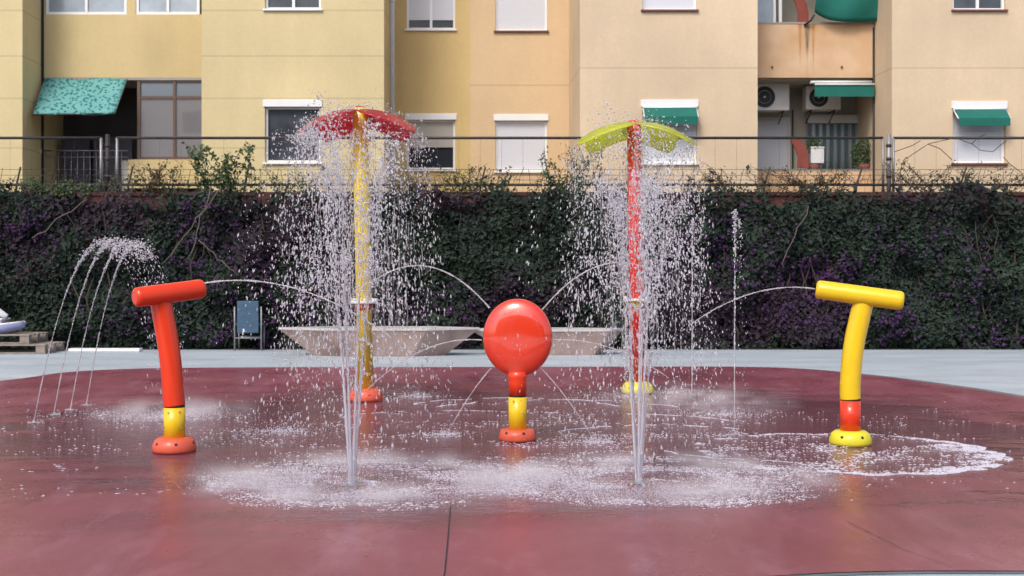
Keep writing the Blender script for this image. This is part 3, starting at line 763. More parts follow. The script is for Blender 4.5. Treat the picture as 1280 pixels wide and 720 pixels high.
for k in range(4):
    window(pb,hA[k],YF,('box','shutfull','awn') if k==0 else ('box','shutfull'),'pvc' if k==0 else 'sill','shuttered window with short green awning' if k==0 else None)
    window(pb,hB[k],YF,('box','shutfull','awn') if k==0 else ('mull','dim'),'sill')
    window(pb,hC[k],YR,('box','shutfull'),'pvc' if k==0 else 'sill')
# corner bead highlights
# loggia stack
zq0,zq1=Zz(97),Zz(30)
for k in range(-1,4):
    b=MB(); b.box(XI+.004,XJ-.004,YL,YL+.14,zq0+k*ST,zq1+k*ST); b.build('balcony_panel',M['ppanel'],pb)
    b=MB(); b.box(XI+.004,XJ-.004,YL-.01,YL+.15,zq1+k*ST+.002,zq1+k*ST+.035); b.build('panel_cap',M['concrete'],pb)
    b=MB(); b.box(XI+.005,XJ-.005,YL+.142,YL+1.28,zq0+k*ST-.03,zq0+k*ST+.12); b.build('slab',M['inner'],pb)
    for px in (965,1052):
        b=MB(); z=Zz(84)+k*ST; b.tube([(X(px),YL-.03,z),(X(px),YL+.0,z)],.022,8); b.build('drain_spout',M['alu'],pb)
b=MB(); b.add([(XI,YL+1.29,ZB),(XJ,YL+1.29,ZB),(XJ,YL+1.29,ZTOP),(XI,YL+1.29,ZTOP)],[(0,1,2,3)]); b.build('loggia_back_wall',M['inner'],pb)
YI=YL+1.28; si=F/YI; Xi=lambda p:(p-640)/si; Zi=lambda y:1.23+(340-y)/si
def ac(x0,x1,z0,z1,y,lab):
    b=MB(); b.box(x0,x1,y,y+.32,z0,z1); o=b.build('air_conditioner',M['ac'],pb,bevel=.015); o['label']=lab
    r=(z1-z0)*.40; cx=x0+(x1-x0)*.36; cz=(z0+z1)/2
    g=MB(); vs=[];n=28
    for k in range(n): vs.append((cx+r*math.cos(2*PI*k/n),y-.006,cz+r*math.sin(2*PI*k/n)))
    g.add(vs,[tuple(range(n))]); 
    fo=g.build('fan_grille',M['dark'],o)
    g=MB()
    for rr in (r*.6,r): g.tube([(cx+rr*math.cos(2*PI*k/24),y-.014,cz+rr*math.sin(2*PI*k/24)) for k in range(25)],.003,4)
    g.tube([(cx,y-.02,cz),(cx,y-.008,cz)],.022,10)
    g.build('grille_ring',M['ac'],o)
    g=MB()
    for xx in (x0+.12,x1-.12):
        g.tube([(xx,y+.02,z0-.01),(xx,y+.5,z0-.01)],.012,5); g.tube([(xx,y+.02,z0-.01),(xx,y+.5,z0-.22)],.012,5)
    g.build('bracket',M['dark'],o)
YA=YL+.55; sa=F/YA
ac((938-640)/sa,(987-640)/sa,1.23+(340-138)/sa,1.23+(340-104.5)/sa,YA,'left air conditioner with dark round fan')
ac((1009-640)/sa,(1053-640)/sa,1.23+(340-136)/sa,1.23+(340-106)/sa,YA+.1,'air conditioner half hidden by the green awning')
# door, box, curtain etc on back wall
b=MB(); b.box(Xi(940),Xi(984),YI-.05,YI,Zi(225),Zi(151)); o=b.build('door',M['shutter'],pb); o['label']='pale closed balcony door'
b=MB(); b.box(Xi(984.3),Xi(987),YI-.07,YI,Zi(225),Zi(147)); b.box(Xi(938),Xi(984),YI-.07,YI,Zi(150.8),Zi(147)); b.build('door_frame',M['ac'],o)
b=MB(); b.tube([(Xi(989.5),YI-.1,Zi(225)),(Xi(989.5),YI-.1,Zi(138))],.014,6); b.build('pipe',M['dark'],pb)
b=MB(); b.box(Xi(1008),Xi(1078),YI-.14,YI,Zi(155),Zi(144)); b.build('shutter_box',M['ac'],pb,bevel=.008)
b=MB(); nx=64; vs=[]
for i in range(nx+1):
    x=Xi(1009)+(Xi(1076)-Xi(1009))*i/nx; y=YI-.10+.022*math.sin(i*.78)
    vs+= [(x,y,Zi(225)),(x,y,Zi(156))]
b.add(vs,[(2*i,2*i+2,2*i+3,2*i+1) for i in range(nx)],0,True); o=b.build('curtain',M['stripe'],pb); sm=o.modifiers.new('s','SOLIDIFY'); sm.thickness=.006
# big awning of the loggia
b=MB(); b.tube([(X(1014),YL+.08,Zz(102)),(X(1091),YL+.08,Zz(102))],.04,10); b.build('awning_roll',M['pvc'],pb)
b=MB(); b.add([(X(1014),YL+.10,Zz(103)),(X(1091),YL+.10,Zz(103)),(X(1090),YL-.14,Zz(106)-.02),(X(1016),YL-.14,Zz(106)-.02),(X(1090),YL-.14,Zz(124)+.03),(X(1016),YL-.14,Zz(124)+.03)],[(0,1,2,3),(3,2,4,5)])
o=b.build('awning',M['awngreen'],pb); sm=o.modifiers.new('s','SOLIDIFY'); sm.thickness=.012
b=MB(); b.tube([(X(1016),YL-.16,Zz(107)),(X(1090),YL-.16,Zz(107))],.018,8); b.build('awning_rod',M['pvc'],pb)
# red-brown divider screens with curved edge
def screen(k):
    b=MB(); pts=[]
    for i in range(9):
        t=i/8; pts.append((X(994)+.32*math.sin(t*PI/2), Zz(173)+k*ST-(.55*t)))
    z0=Zz(209)+k*ST
    xs1=X(1012)
    poly=[(X(990),Zz(172)+k*ST),(X(1001),Zz(172)+k*ST),(X(1007),Zz(177)+k*ST),(X(1012),Zz(186)+k*ST),(X(1014),Zz(198)+k*ST),(X(1014),z0),(X(1000),z0),(X(1001),Zz(195)+k*ST),(X(997),Zz(184)+k*ST)]
    n=len(poly); vs=[(x,YL+.20,z) for x,z in poly]+[(x,YL+.235,z) for x,z in poly]
    b.add(vs,[tuple(reversed(range(n))),tuple(range(n,2*n))]+[(i,(i+1)%n,n+(i+1)%n,n+i) for i in range(n)])
    b.build('divider_screen',M['redbrown'],pb)
for k in (0,1,2,3): screen(k)
# upper loggia: window + green tarp
for k in (1,2,3):
    b=MB(); x0,x1=X(947)+.01,X(974); z0=zq1+(k-1)*ST+.04; z1=zq0+k*ST-.03
    b.box(x0,x0+.04,YL+.3,YL+.36,z0,z1); b.box(x1-.05,x1,YL+.3,YL+.36,z0,z1); b.box(x1+.06,x1+.12,YL+.3,YL+.36,z0,z1); fr=b.build('window',M['pvc'],pb)
    b=MB(); b.box(x0+.04,x1-.05,YL+.33,YL+.34,z0,z1); b.build('pane',M['glassblue'],fr)
b=MB(); vs=[]; nx,nz=18,10
for j in range(nz+1):
    t=j/nz
    for i in range(nx+1):
        u=i/nx
        bot=Zz(27)+.16*(1-u)**6*1.0 ; z=Zz(-30)*(1-t)+bot*t
        if t>.6: z-= .05*math.sin(u*PI)
        vs.append((X(1016)+(X(1100)-X(1016))*u, YL-.12-.12*math.sin(t*PI*.9)-.03*math.sin(u*9+t*4), z))
b.add(vs,[(j*(nx+1)+i,j*(nx+1)+i+1,(j+1)*(nx+1)+i+1,(j+1)*(nx+1)+i) for j in range(nz) for i in range(nx)],0,True)
o=b.build('hanging_tarp',M['awngreen'],pb); o['label']='green cloth sagging over the upper balcony'; sm=o.modifiers.new('s','SOLIDIFY'); sm.thickness=.012
b=MB(); b.tube([(X(1005),YL-.02,Zz(32)),(X(1012),YL-.10,Zz(27)),(X(1016),YL-.14,Zz(20))],.02,6); b.build('awning_arm',M['dark'],pb)
b=MB(); b.tube([(XJ-.02,YL-.02,ZB),(XJ-.02,YL-.02,Zz(35))],.022,6); b.build('cable',M['dark'],pb)
# balcony plants
def balcony_plant(px,py,wpx,hpx,label,n):
    Yp=YL+.35; e=empty('potted_plant',(gx(px,Yp),Yp,gz(209,Yp)-.12),label,'plant')
    b=MB(); b.lathe([(.0,0),(.10,0),(.14,.18),(.125,.18),(.12,.15),(0,.15)],n=16); b.build('pot',M['sill'],e)
    s=Yp/F; zc=gz(py,Yp)-(gz(209,Yp)-.12)
    P=rng.normal(size=(n,3)); P/=np.linalg.norm(P,axis=1,keepdims=True); P*=rng.random((n,1))**.35
    P*=np.array([wpx*s/2,.16,hpx*s/2]); P+=np.array([0,0,zc]); P=P[P[:,2]>.1]
    leaves_mesh(P,P*0+np.array([0,-.5,.6]),rng.uniform(.03,.07,len(P)),'foliage',M['shrubleaf'],e)
    b=MB(); b.tube([(0,0,.1),(0.02,0,zc*.6),(0,0,zc)],[.015,.01,.005],5); b.build('stem',M['bark'],e)
balcony_plant(1080,193,36,40,'bushy green potted plant at the right end of the balcony',1100)
balcony_plant(1017,183,22,26,'small green plant behind the white box on the balcony',350)
Yq=YL+.22; b=MB(); b.box(-.13,.13,0,.16,0,.30); b.box(-.14,.14,-.01,.17,.30,.33)
tag(b.build('storage_box',M['box'],loc=(gx(1022,Yq),Yq,gz(204,Yq)),bevel=.01),'small white box on the balcony beside the red brown screen','box')

rb_=empty('added_reflection_block',(0,-30,0),'plain brown and beige block added out of view behind the camera, only to be reflected in the glossy disc and balcony window','building')  # unseen block added so the disc and balcony window have something to reflect
hs=[(x,x+1.3,1.2+3*k,2.6+3*k) for x in range(-28,27,4) for k in range(4)]
b=MB(); wall_holes(b,-10,30,-.01,13,0,[(-h[1],-h[0],h[2],h[3]) for h in hs if -h[1]>-10],-.15)
b.add([(-30,-10,13),(30,-10,13),(30,0,13),(-30,0,13)],[(0,1,2,3)]); b.add([(-30,-10,-.01),(-30,0,-.01),(-30,0,13),(-30,-10,13)],[(0,1,2,3)]); b.add([(30,-10,-.01),(30,0,-.01),(30,0,13),(30,-10,13)],[(0,1,2,3)])
b.build('wall',simple('brown_brick',(.10,.07,.055),.9,var=.15),rb_)
b=MB(); wall_holes(b,-30,-10.001,-.01,13,0,[(-h[1],-h[0],h[2],h[3]) for h in hs if -h[0]<-10.001],-.15); b.build('beige_wall',simple('beige_render',(.52,.40,.30),.9,var=.1),rb_)  # lighter stretch of the added block, for the balcony window pane to mirror
for h in hs:
    b=MB(); b.box(-h[1],-h[0],-.2,-.13,h[2],h[3]); b.build('window',M['glass'],rb_)
# ------------------------------------------------------------------ deck furniture at the back
def planter(px0,px1,bx0,bx1,Yc,ytop,ybase,label,rot):
    Yf=gy(ybase); e_top=gz(ytop,Yf); 
    cx=gx((px0+px1)/2,Yc); bx=gx((bx0+bx1)/2,Yc)-cx
    e=empty('inverted_pyramid_planter',(cx,Yc,0),label,'planter','wide stone planters behind the pad')
    R=(gx(px1,Yc)-gx(px0,Yc))/2; r=(gx(bx1,Yc)-gx(bx0,Yc))/2
    n=6; b=MB()
    def ring(rx,ry,z,ox=0): return [(ox+rx*math.cos(rot+2*PI*k/n),ry*math.sin(rot+2*PI*k/n),z) for k in range(n)]
    h=e_top; vs=ring(r,r*.30,0,bx)+ring(R,R*.30,h-.03)
    b.add(vs,[(k,(k+1)%n,n+(k+1)%n,n+k) for k in range(n)])
    b.build('bowl',M['planter'],e)
    b=MB(); vs=ring(R+.012,R*.30+.012,h-.03)+ring(R+.012,R*.30+.012,h)+ring(R*.82,R*.30*.82,h)+ring(R*.82,R*.30*.82,h-.08)
    b.add(vs,[(k,(k+1)%n,n+(k+1)%n,n+k) for k in range(n)]+[(n+k,n+(k+1)%n,2*n+(k+1)%n,2*n+k) for k in range(n)]+[(2*n+k,2*n+(k+1)%n,3*n+(k+1)%n,3*n+k) for k in range(n)])
    b.build('rim',M['planterrim'],e)
    b=MB(); b.add(ring(R*.81,R*.30*.81,h-.05),[tuple(range(n))]); b.build('soil_fill',M['soil'],e)
planter(349,598,392,556,17.7,411,447,'long pinkish stone planter behind the yellow umbrella post',.0)
planter(584,785,640,755,17.9,412,445,'pinkish stone planter behind the orange disc and the red umbrella post',.35)
# folding chair
Yc=gy(438.5); cx=gx(310,Yc); s_=Yc/F
ch=empty('garden_chair',(cx,Yc,0),'old chair with blue grey fabric back and metal legs standing by the hedge','chair',rz=.08)
b=MB()
for x in (-.205,.205):
    b.tube([(x,0,0),(x,0,.38),(x,-.01,.69)],.013,8)
    b.tube([(x*.97,.42,0),(x*.97,.40,.36)],.013,8)
    b.tube([(x,0,.40),(x,.2,.41),(x*.97,.41,.38)],.013,8)
b.tube([(-.205,0,.20),(.205,0,.20)],.011,6); b.tube([(-.2,.42,.2),(.2,.42,.2)],.011,6)
for o_ in (0,): b.build('frame',M['galv'],ch)
b=MB(); b.box(-.165,.165,-.03,-.005,.28,.78); b.build('backrest',M['bluecloth'],ch,bevel=.01)
b=MB(); b.box(-.18,.18,.0,.40,.385,.41); b.build('seat',M['bluecloth'],ch,bevel=.01)
b=MB(); b.box(-.075,-.05,-.036,-.031,.30,.345); b.build('tag',M['white'],ch)
# pallets at the far left
def pallet(x,y,z,L,W,label,rz=0):
    e=empty('wooden_pallet',(x,y,z),label,'pallet','stacked pallets by the hedge',rz)
    b=MB()
    for k in range(5): b.box(-L/2,L/2,-W/2+k*W/4.6,-W/2+k*W/4.6+.11,.12,.142)
    b.build('top_boards',M['wood'],e,bevel=.003)
    b=MB()
    for k in (-1,0,1):
        b.box(-L/2,L/2,k*(W/2-.06)-.05,k*(W/2-.06)+.05,0,.02)
    b.build('bottom_boards',M['wood'],e,bevel=.003)
    for i in (-1,0,1):
        for k in (-1,0,1):
            b=MB(); b.box(i*(L/2-.08)-.07,i*(L/2-.08)+.07,k*(W/2-.06)-.05,k*(W/2-.06)+.05,.021,.119)
            b.build('block',M['wood'],e,bevel=.003)
pallet(-8.05+.12,18.35,.004,1.9,.8,'weathered wooden pallet lying on the deck by the hedge, underneath another',.0)
pallet(-8.25+.12,18.4,.150,1.75,.8,'weathered wooden pallet stacked on top of another by the hedge',.02)
b=MB(); b.box(-.55,.55,-.09,.09,0,.045); tag(b.build('white_board',M['white'],loc=(gx(132,18.6),18.6,.003),bevel=.006),'long white board lying on the deck beside the pallets','board')
# boat-like sled + white tray on pallets
e=empty('plastic_sled',(gx(8,18.3),18.3,.305),'blue and white plastic sled resting on the stacked pallets','sled')
b=MB(); vs=[];n=10
for i in range(n+1):
    t=i/n; x=-.35+.62*t; w=.2*(1-max(0,(t-.55)/.45)**2)+.01; zt=.10+.05*t*t+.02; zb=.0+.10*max(0,(t-.5)/.5)**1.5
    vs+=[(x,-w,zt),(x,-w*.6,zb),(x,w*.6,zb),(x,w,zt)]
b.add(vs,[(4*i+j,4*i+4+j,4*i+5+j,4*i+1+j) for i in range(n) for j in range(3)],0,True)
o=b.build('hull',M['hull'],e); sm=o.modifiers.new('s','SOLIDIFY'); sm.thickness=.02
b=MB(); b.tube([(vs[4*i][0],vs[4*i][1],vs[4*i][2]) for i in range(n+1)],.014,6); b.tube([(vs[4*i+3][0],vs[4*i+3][1],vs[4*i+3][2]) for i in range(n+1)],.014,6); b.build('rim',M['white'],e)
e=empty('storage_crate',(gx(-1,18.55),18.55,.305),'dirty white crate with a rounded lid at the far left edge','crate')
b=MB(); b.box(-.2,.1,-.15,.15,0,.18); b.build('body',M['blind'],e,bevel=.01)
b=MB(); b.tube([(-.23,-.0,.26),(.0,-.0,.30),(.13,0,.24)],[.06,.07,.03],10); b.box(-.21,.115,-.16,.16,.181,.215); b.build('lid',M['box'],e,bevel=.01)

# ------------------------------------------------------------------ play equipment
def boot(parent,m,r=.15,h=.10,holes=True):
    b=MB(); b.lathe([(0,.001),(r*.97,.001),(r,.018),(r*.985,.045),(r*.90,.078),(r*.72,h*.97),(r*.52,h),(0,h)],n=36); o=b.build('boot',m,parent)
    for k in range(6):
        g=MB(); a=2*PI*k/6-PI/2+.35; d=Vector((math.cos(a),math.sin(a),.45)).normalized(); c=Vector((math.cos(a)*r*.90,math.sin(a)*r*.90,.062))
        g.tube([c-d*.02,c+d*.006],.011,10); g.build('bolt_recess',M['dark'],o)
    return o
def cannon(x,y,label,stem,ring,boots,path,bar0,bar1,r=.072,rb=.067,zr0=.09,zr1=.30):
    e=empty('water_cannon',(x,y,.01),label,'water cannon','spray cannons on the play pad')
    boot(e,boots,.148,.10)
    b=MB(); b.tube([(0,0,.08),(0,0,zr1-.004)],r,28); lo=b.build('lower_post',ring,e)
    g=MB()
    for a,z in ((-PI/2-.3,zr1-.035),(-PI/2+.75,zr1-.03),(-PI/2-.9,zr1-.13),(-PI/2+.9,zr1-.14)):
        c=Vector((math.cos(a)*r,math.sin(a)*r,z)); g.tube([c*1.0,c+Vector((math.cos(a),math.sin(a),0))*.004],.006,8)
    g.build('bolt',M['steel'],lo)
    b=MB(); b.tube([(0,0,zr1-.004),(0,0,zr1+.008)],r*.97,28); b.build('gasket',M['dark'],e)
    pts=[Vector(p) for p in path]; sm_=[]
    for i in range(len(pts)-1):
        p0=pts[max(i-1,0)];p1=pts[i];p2=pts[i+1];p3=pts[min(i+2,len(pts)-1)]
        for t in np.linspace(0,1,6,endpoint=False): sm_.append(.5*((2*p1)+(-p0+p2)*t+(2*p0-5*p1+4*p2-p3)*t*t+(-p0+3*p1-3*p2+p3)*t**3))
    sm_.append(pts[-1])
    b=MB(); b.tube(sm_,[r]*len(sm_),28); b.build('curved_post',stem,e)
    a,c=Vector(bar0),Vector(bar1); d=(c-a).normalized(); L=(c-a).length
    P=[];R=[]
    for q,rr in ((0,rb*.62),(.005,rb*.80),(.013,rb*.92),(.024,rb*.985),(.038,rb)): P.append(a+d*q);R.append(rr)
    for q,rr in ((.038,rb),(.024,rb*.985),(.013,rb*.92),(.005,rb*.80),(0,rb*.62)): P.append(c-d*q);R.append(rr)
    b=MB(); b.tube(P,R,32); br=b.build('barrel',stem,e)
    return e,br
# left: base (218,566)
Y1=8.16; s1=Y1/F; x1=gx(218,Y1)
def rel(px,py,Y,x): return (gx(px,Y)-x,0,gz(py,Y)-.01)
pth=[(0,0,.311)]+[rel(px,py,Y1,x1) for px,py in ((217,497),(215.5,475),(213,450),(209.5,425),(205,400),(200,372))]
e1,br=cannon(x1,Y1,'orange T shaped water cannon on a curved post with a yellow lower section',M['orange'],M['yellow'],M['orangeboot'],pth,
   (rel(177,371.5,Y1,x1)[0],-.16,rel(174,371.5,Y1,x1)[2]),(rel(247,361,Y1,x1)[0],.16,rel(250,361,Y1,x1)[2]),zr1=.305)
Y2=8.5; x2=gx(1063,Y2)
pth=[(0,0,.321)]+[rel(px,py,Y2,x2) for px,py in ((1062.6,490),(1063,475),(1065,450),(1068.5,425),(1073.5,402),(1079,378))]
e2,br2=cannon(x2,Y2,'yellow T shaped water cannon on a curved post with a red lower section',M['yellow'],M['orange'],M['yellowboot'],pth,
   (rel(1022,361.5,Y2,x2)[0],.05,rel(1022,361.5,Y2,x2)[2]),(rel(1124,376,Y2,x2)[0],-.10,rel(1124,376,Y2,x2)[2]),zr1=.315)
# disc
Y3=8.7; x3=gx(647,Y3)
d_=empty('spray_disc',(x3,Y3,.01),'glossy orange upright round disc on a short post in the centre','spray disc')
boot(d_,M['orangeboot'],.135,.085)
b=MB(); b.tube([(0,0,.07),(0,0,.316)],.066,28); lo=b.build('lower_post',M['yellow'],d_)
g=MB(); g.tube([(-.03,-.066,.29),(-.03,-.07,.29)],.006,8); g.tube([(.04,-.058,.2),(.04,-.062,.2)],.005,8); g.build('bolt',M['steel'],lo)
b=MB(); b.tube([(0,0,.316),(0,0,.330)],.063,28); b.build('gasket',M['dark'],d_)
b=MB(); b.tube([(0,0,.330),(0,0,.42),(0,0,.455),(0,0,.50)],[.066,.066,.068,.075],28); b.build('neck',M['orange'],d_)
# ellipsoid lens with dished face
zc=gz(422,Y3)-.01; rx=.253; rz=.282; ry=.085
b=MB(); nu,nv=64,40; vs=[]
for j in range(nv+1):
    th=PI*j/nv   # from front pole (-y) to back
    for i in range(nu):
        a=2*PI*i/nu; rr=abs(math.sin(th))**.62; yy=-math.cos(th)
        yy=math.copysign(abs(yy)**1.0,yy)
        vs.append((rx*rr*math.cos(a),ry*yy,zc+rz*rr*math.sin(a)))
b.add(vs,[(j*nu+i,(j+1)*nu+i,(j+1)*nu+(i+1)%nu,j*nu+(i+1)%nu) for j in range(nv) for i in range(nu)],0,True)
o=b.build('disc',M['discpaint'],d_); o.rotation_euler=(0,0,-.12)

def petal_canopy(parent,m,zc,R,drop,n=4,az0=0.0):
    for a0 in (-PI/2-1.08,-PI/2+1.08,PI/2-.70,PI/2+.70):
        nu,nv=14,16; vs=[]
        ca,sa_=math.cos(a0),math.sin(a0)
        for j in range(nv+1):
            t=j/nv; L=.055+(R*1.12-.055)*t
            w=.03+.31*(math.sin(PI*min(1,t**.8))**.75)*(1-.25*t)
            if t>.97: w=.012
            for i in range(nu+1):
                u=i/nu*2-1; q=u*w
                z=zc+.022*math.sin(PI*t)-drop*(t**1.8)-.52*(abs(q)**2.0)
                vs.append((ca*L-sa_*q,sa_*L+ca*q,z))
        b=MB(); b.add(vs,[(j*(nu+1)+i,(j+1)*(nu+1)+i,(j+1)*(nu+1)+i+1,j*(nu+1)+i+1) for j in range(nv) for i in range(nu)],0,True)
        o=b.build('canopy_petal',m,parent); sm=o.modifiers.new('s','SOLIDIFY'); sm.thickness=.012
def umbrella(px,pxtop,Y,ytop,yring,R,label,pm,bm,cm,boots):
    x=gx(px,Y); e=empty('water_umbrella',(x,Y,.01),label,'water umbrella','umbrella fountains on the play pad')
    lean=gx(pxtop,Y)-x; zt=gz(ytop,Y)
    boot(e,boots,.165,.115)
    b=MB(); b.tube([(0,0,.09),(lean*.5,0,zt*.5),(lean,0,zt-.02),(lean,0,zt)],[.074,.074,.074,.05],28); b.build('post',pm,e)
    zr=gz(yring,Y); lx=lean*zr/zt
    b=MB(); b.tube([(lx,0,zr-.012),(lx,0,zr+.012)],.135,28); rg=b.build('spray_ring',M['white'],e,bevel=.004)
    g=MB()
    for k in range(8):
        a=2*PI*k/8+.2; g.tube([(lx+.118*math.cos(a),.118*math.sin(a),zr+.008),(lx+.118*math.cos(a),.118*math.sin(a),zr+.035)],.014,8)
    g.build('nozzle',M['white'],rg)
    b=MB(); b.tube([(lx,0,zr-.07),(lx,0,zr-.02)],.085,24); b.build('collar',bm,e)
    c=bpy.data.objects.new('canopy',None); COL.objects.link(c); c.parent=e; c.location=(lean,0,0)
    petal_canopy(c,cm,zt-.03,R,.24,4,PI/4)
    b=MB(); b.lathe([(.05,zt-.002),(.045,zt+.008),(.02,zt+.014),(0,zt+.015)],c=(lean,0,0),n=24); b.build('hub_cap',cm,e)
    return e,x+lean,zt
def translucent(m,f):
    nt=m.node_tree; N=nt.nodes; L=nt.links; p=N['Principled BSDF']; o=N['Material Output']
    t=N.new('ShaderNodeBsdfTranslucent'); x=N.new('ShaderNodeMixShader'); x.inputs[0].default_value=f
    if p.inputs['Base Color'].links: L.new(p.inputs['Base Color'].links[0].from_socket,t.inputs['Color'])
    L.new(p.outputs[0],x.inputs[1]); L.new(t.outputs[0],x.inputs[2]); L.new(x.outputs[0],o.inputs['Surface'])
translucent(M['petalred'],.62); translucent(M['petalyel'],.62)
uL,uxL,uzL=umbrella(457,450,11.4,136,379,.55,'tall yellow water umbrella with a red petal canopy and orange foot',M['yellowpost'],M['orange'],M['petalred'],M['orangeboot'])
uR,uxR,uzR=umbrella(797,792.5,12.1,152,376,.58,'tall red water umbrella with a lime yellow petal canopy and foot',M['redpost'],M['yellow'],M['petalyel'],M['yellowboot'])

# ------------------------------------------------------------------ water: geysers
def geyser(x,y,label,ns,vz,seed_spread,nd):
    e=empty('water_geyser',(x,y,.01),label,'water jet','tall ground geysers in the foreground')
    b=MB(); b.lathe([(0,.006),(.05,.006),(.06,0)],n=24); b.build('ground_nozzle',M['steel'],e)
    parts=[]
    for k in range(ns):
        a=2*PI*k/ns+random.uniform(-.3,.3); hv=random.uniform(.35,.85)*seed_spread; v0=vz*random.uniform(.90,1.02)
        p0=(.012*math.cos(a),.012*math.sin(a),.0); v=(hv*math.cos(a),hv*math.sin(a),v0)
        tb=random.uniform(.13,.22)
        V,Fc=rope(p0,v,0,tb,.0095,.0055,.22,70)
        fast_mesh('water_stream',V,Fc,M['stream'],e,smooth=True)
        T=2*v0/G
        # stream breaking into drops
        parts.append(traj_drops(p0,v,tb*.7,T*.55,int(nd*.05),.035,.003,.0085))
        parts.append(traj_drops(p0,v,T*.35,T,int(nd*.05),.11,.0025,.0080))
    for k in range(int(34)):
        a=random.uniform(0,2*PI); hv=abs(random.gauss(.40,.22)); v0=vz*random.uniform(.72,1.05)
        v=(hv*math.cos(a),hv*math.sin(a),v0); T=2*v0/G
        parts.append(traj_drops((0,0,0),v,T*.30,T,int(nd/34),.06,.0022,.0080))
    m=170; a=rng.random(m)*2*PI; r=.05+.38*rng.random(m); zz=rng.uniform(.7,1.95,m)
    P=np.stack([r*np.cos(a),r*np.sin(a),zz],1); rr=rng.uniform(.0012,.0026,m)
    parts.append(drops_mesh(P,np.tile([0,0,-1.],(m,1))+rng.normal(size=(m,3))*.06,rr,rng.uniform(.02,.09,m)/rr))
    V,Fc=join(parts); o=fast_mesh('droplets',V,Fc,M['drop'],e,smooth=True); o['kind']='stuff'
geyser(*GEY[0],'ground geyser left of the centre disc, spraying up past the yellow umbrella post',7,6.35,.62,5400)
geyser(*GEY[1],'ground geyser right of the centre disc, spraying up past the red umbrella post',7,6.15,.55,5400)
# canopy water curtains
def curtain(x,y,zt,label,n):
    a=rng.random(n)*2*PI; r=.48+.16*rng.random(n)+rng.normal(size=n)*.03; t=rng.random(n)*math.sqrt(2*(zt-.3)/G)
    vr=rng.uniform(.05,.45,n); r=r+vr*t
    z=(zt-.28)-.5*G*t*t
    P=np.stack([x+r*np.cos(a),y+r*np.sin(a),z],1); D=np.stack([vr*np.cos(a),vr*np.sin(a),-G*t-.4],1)+rng.normal(size=(n,3))*.2
    k=(z>.02)&(rng.random(n)<np.clip(.35+.3*z,0,1)); P=P[k];D=D[k]
    sp=np.linalg.norm(D,axis=1); R=drop_radius(len(P),.002,.0085,3.0); parts=[drops_mesh(P,D,R,1.1+np.minimum(sp*.55,3.0)*rng.uniform(.5,1.1,len(P)))]
    # long thin strands pouring down close to the post
    m=520; a=rng.random(m)*2*PI; r=.10+.42*rng.random(m)**1.5; zz=.35+rng.random(m)**.75*(zt-.85)
    P=np.stack([x+r*np.cos(a),y+r*np.sin(a),zz],1); rr=rng.uniform(.0016,.0036,m)
    parts.append(drops_mesh(P,np.tile([0,0,-1.],(m,1))+rng.normal(size=(m,3))*.03,rr,rng.uniform(.03,.17,m)/rr))
    # drops dancing on the canopy
    m=int(n*.38); a=rng.random(m)*2*PI; r=rng.random(m)**.5*.64; zz=zt-.02-.27*(r/.6)**1.7+rng.exponential(.045,m)
    P=np.stack([x+r*np.cos(a),y+r*np.sin(a),zz+.015],1); parts.append(drops_mesh(P,rng.normal(size=(m,3)),drop_radius(m,.002,.009),np.full(m,1.4)))
    # water running along the post and off the spray ring
    m=int(n*.30); a=rng.random(m)*2*PI; r=.085+.06*rng.random(m)**2; zz=rng.random(m)*(zt-.3)+.1
    P=np.stack([x+r*np.cos(a),y+r*np.sin(a),zz],1); parts.append(drops_mesh(P,np.tile([0,0,-1.],(m,1))+rng.normal(size=(m,3))*.1,drop_radius(m,.003,.008),rng.uniform(1.5,4,m)))
    V,Fc=join(parts); o=fast_mesh('falling_water',V,Fc,M['drop'],None,smooth=True)
    tag(o,label,'falling water','curtains of drops under the umbrellas','stuff')
curtain(uxL,11.4,uzL,'sheet of drops falling from the red canopy around the yellow post',5200)
curtain(uxR,12.1,uzR,'sheet of drops falling from the lime canopy around the red post',5200)

# ------------------------------------------------------------------ water: arcs
def arc(p0,v,t_solid,t_end,r,label,group,nd=60,sp=.012):
    parts=[rope(p0,v,0,t_solid,r*.85,r*.6,.35,140)]
    if t_end>t_solid: parts.append(traj_drops(p0,v,t_solid*.97,t_end,nd,sp,.0022,.0048))
    # beads trailing the stream
    parts.append(traj_drops(p0,v,t_solid*.4,t_solid,int(nd*.5),.006,.0012,.0034,False))
    V,Fc=join(parts); o=fast_mesh('water_arc',V,Fc,M['stream'],None,smooth=True); tag(o,label,'water jet',group)
def vel(px0,py0,pxa,pya,Y,sy=0):
    """launch speed from nozzle pixel and apex pixel"""
    x0,z0=gx(px0,Y),gz(py0,Y); xa,za=gx(pxa,Y),gz(pya,Y); h=max(za-z0,.0005); vz=math.sqrt(2*G*h); t=vz/G
    return (x0,Y,z0),((xa-x0)/t,sy,vz)
g1='jets thrown by the orange disc'
p,v=vel(612,385,522,332,Y3); arc(p,v,.42,.78,.0062,'arc of water thrown up and left by the orange disc',g1,70)
p,v=vel(678,387,775,328,Y3); arc(p,v,.40,.80,.0062,'arc of water thrown up and right by the orange disc',g1,90,.02)
def arc2(px0,py0,px1,py1,px2,py2,Y):  # parabola with horizontal start through the second point
    x0,z0=gx(px0,Y),gz(py0,Y); x2_,z2=gx(px2,Y),gz(py2,Y); x1_,z1=gx(px1,Y),gz(py1,Y)
    # z = z0 + a d - b d^2
    d1,d2=x1_-x0,x2_-x0; A=np.array([[d1,-d1*d1],[d2,-d2*d2]]); a,b_=np.linalg.solve(A,[z1-z0,z2-z0])
    vx=math.copysign(math.sqrt(G/(2*b_)),d2); return (x0,Y,z0),(vx,0,a*vx)
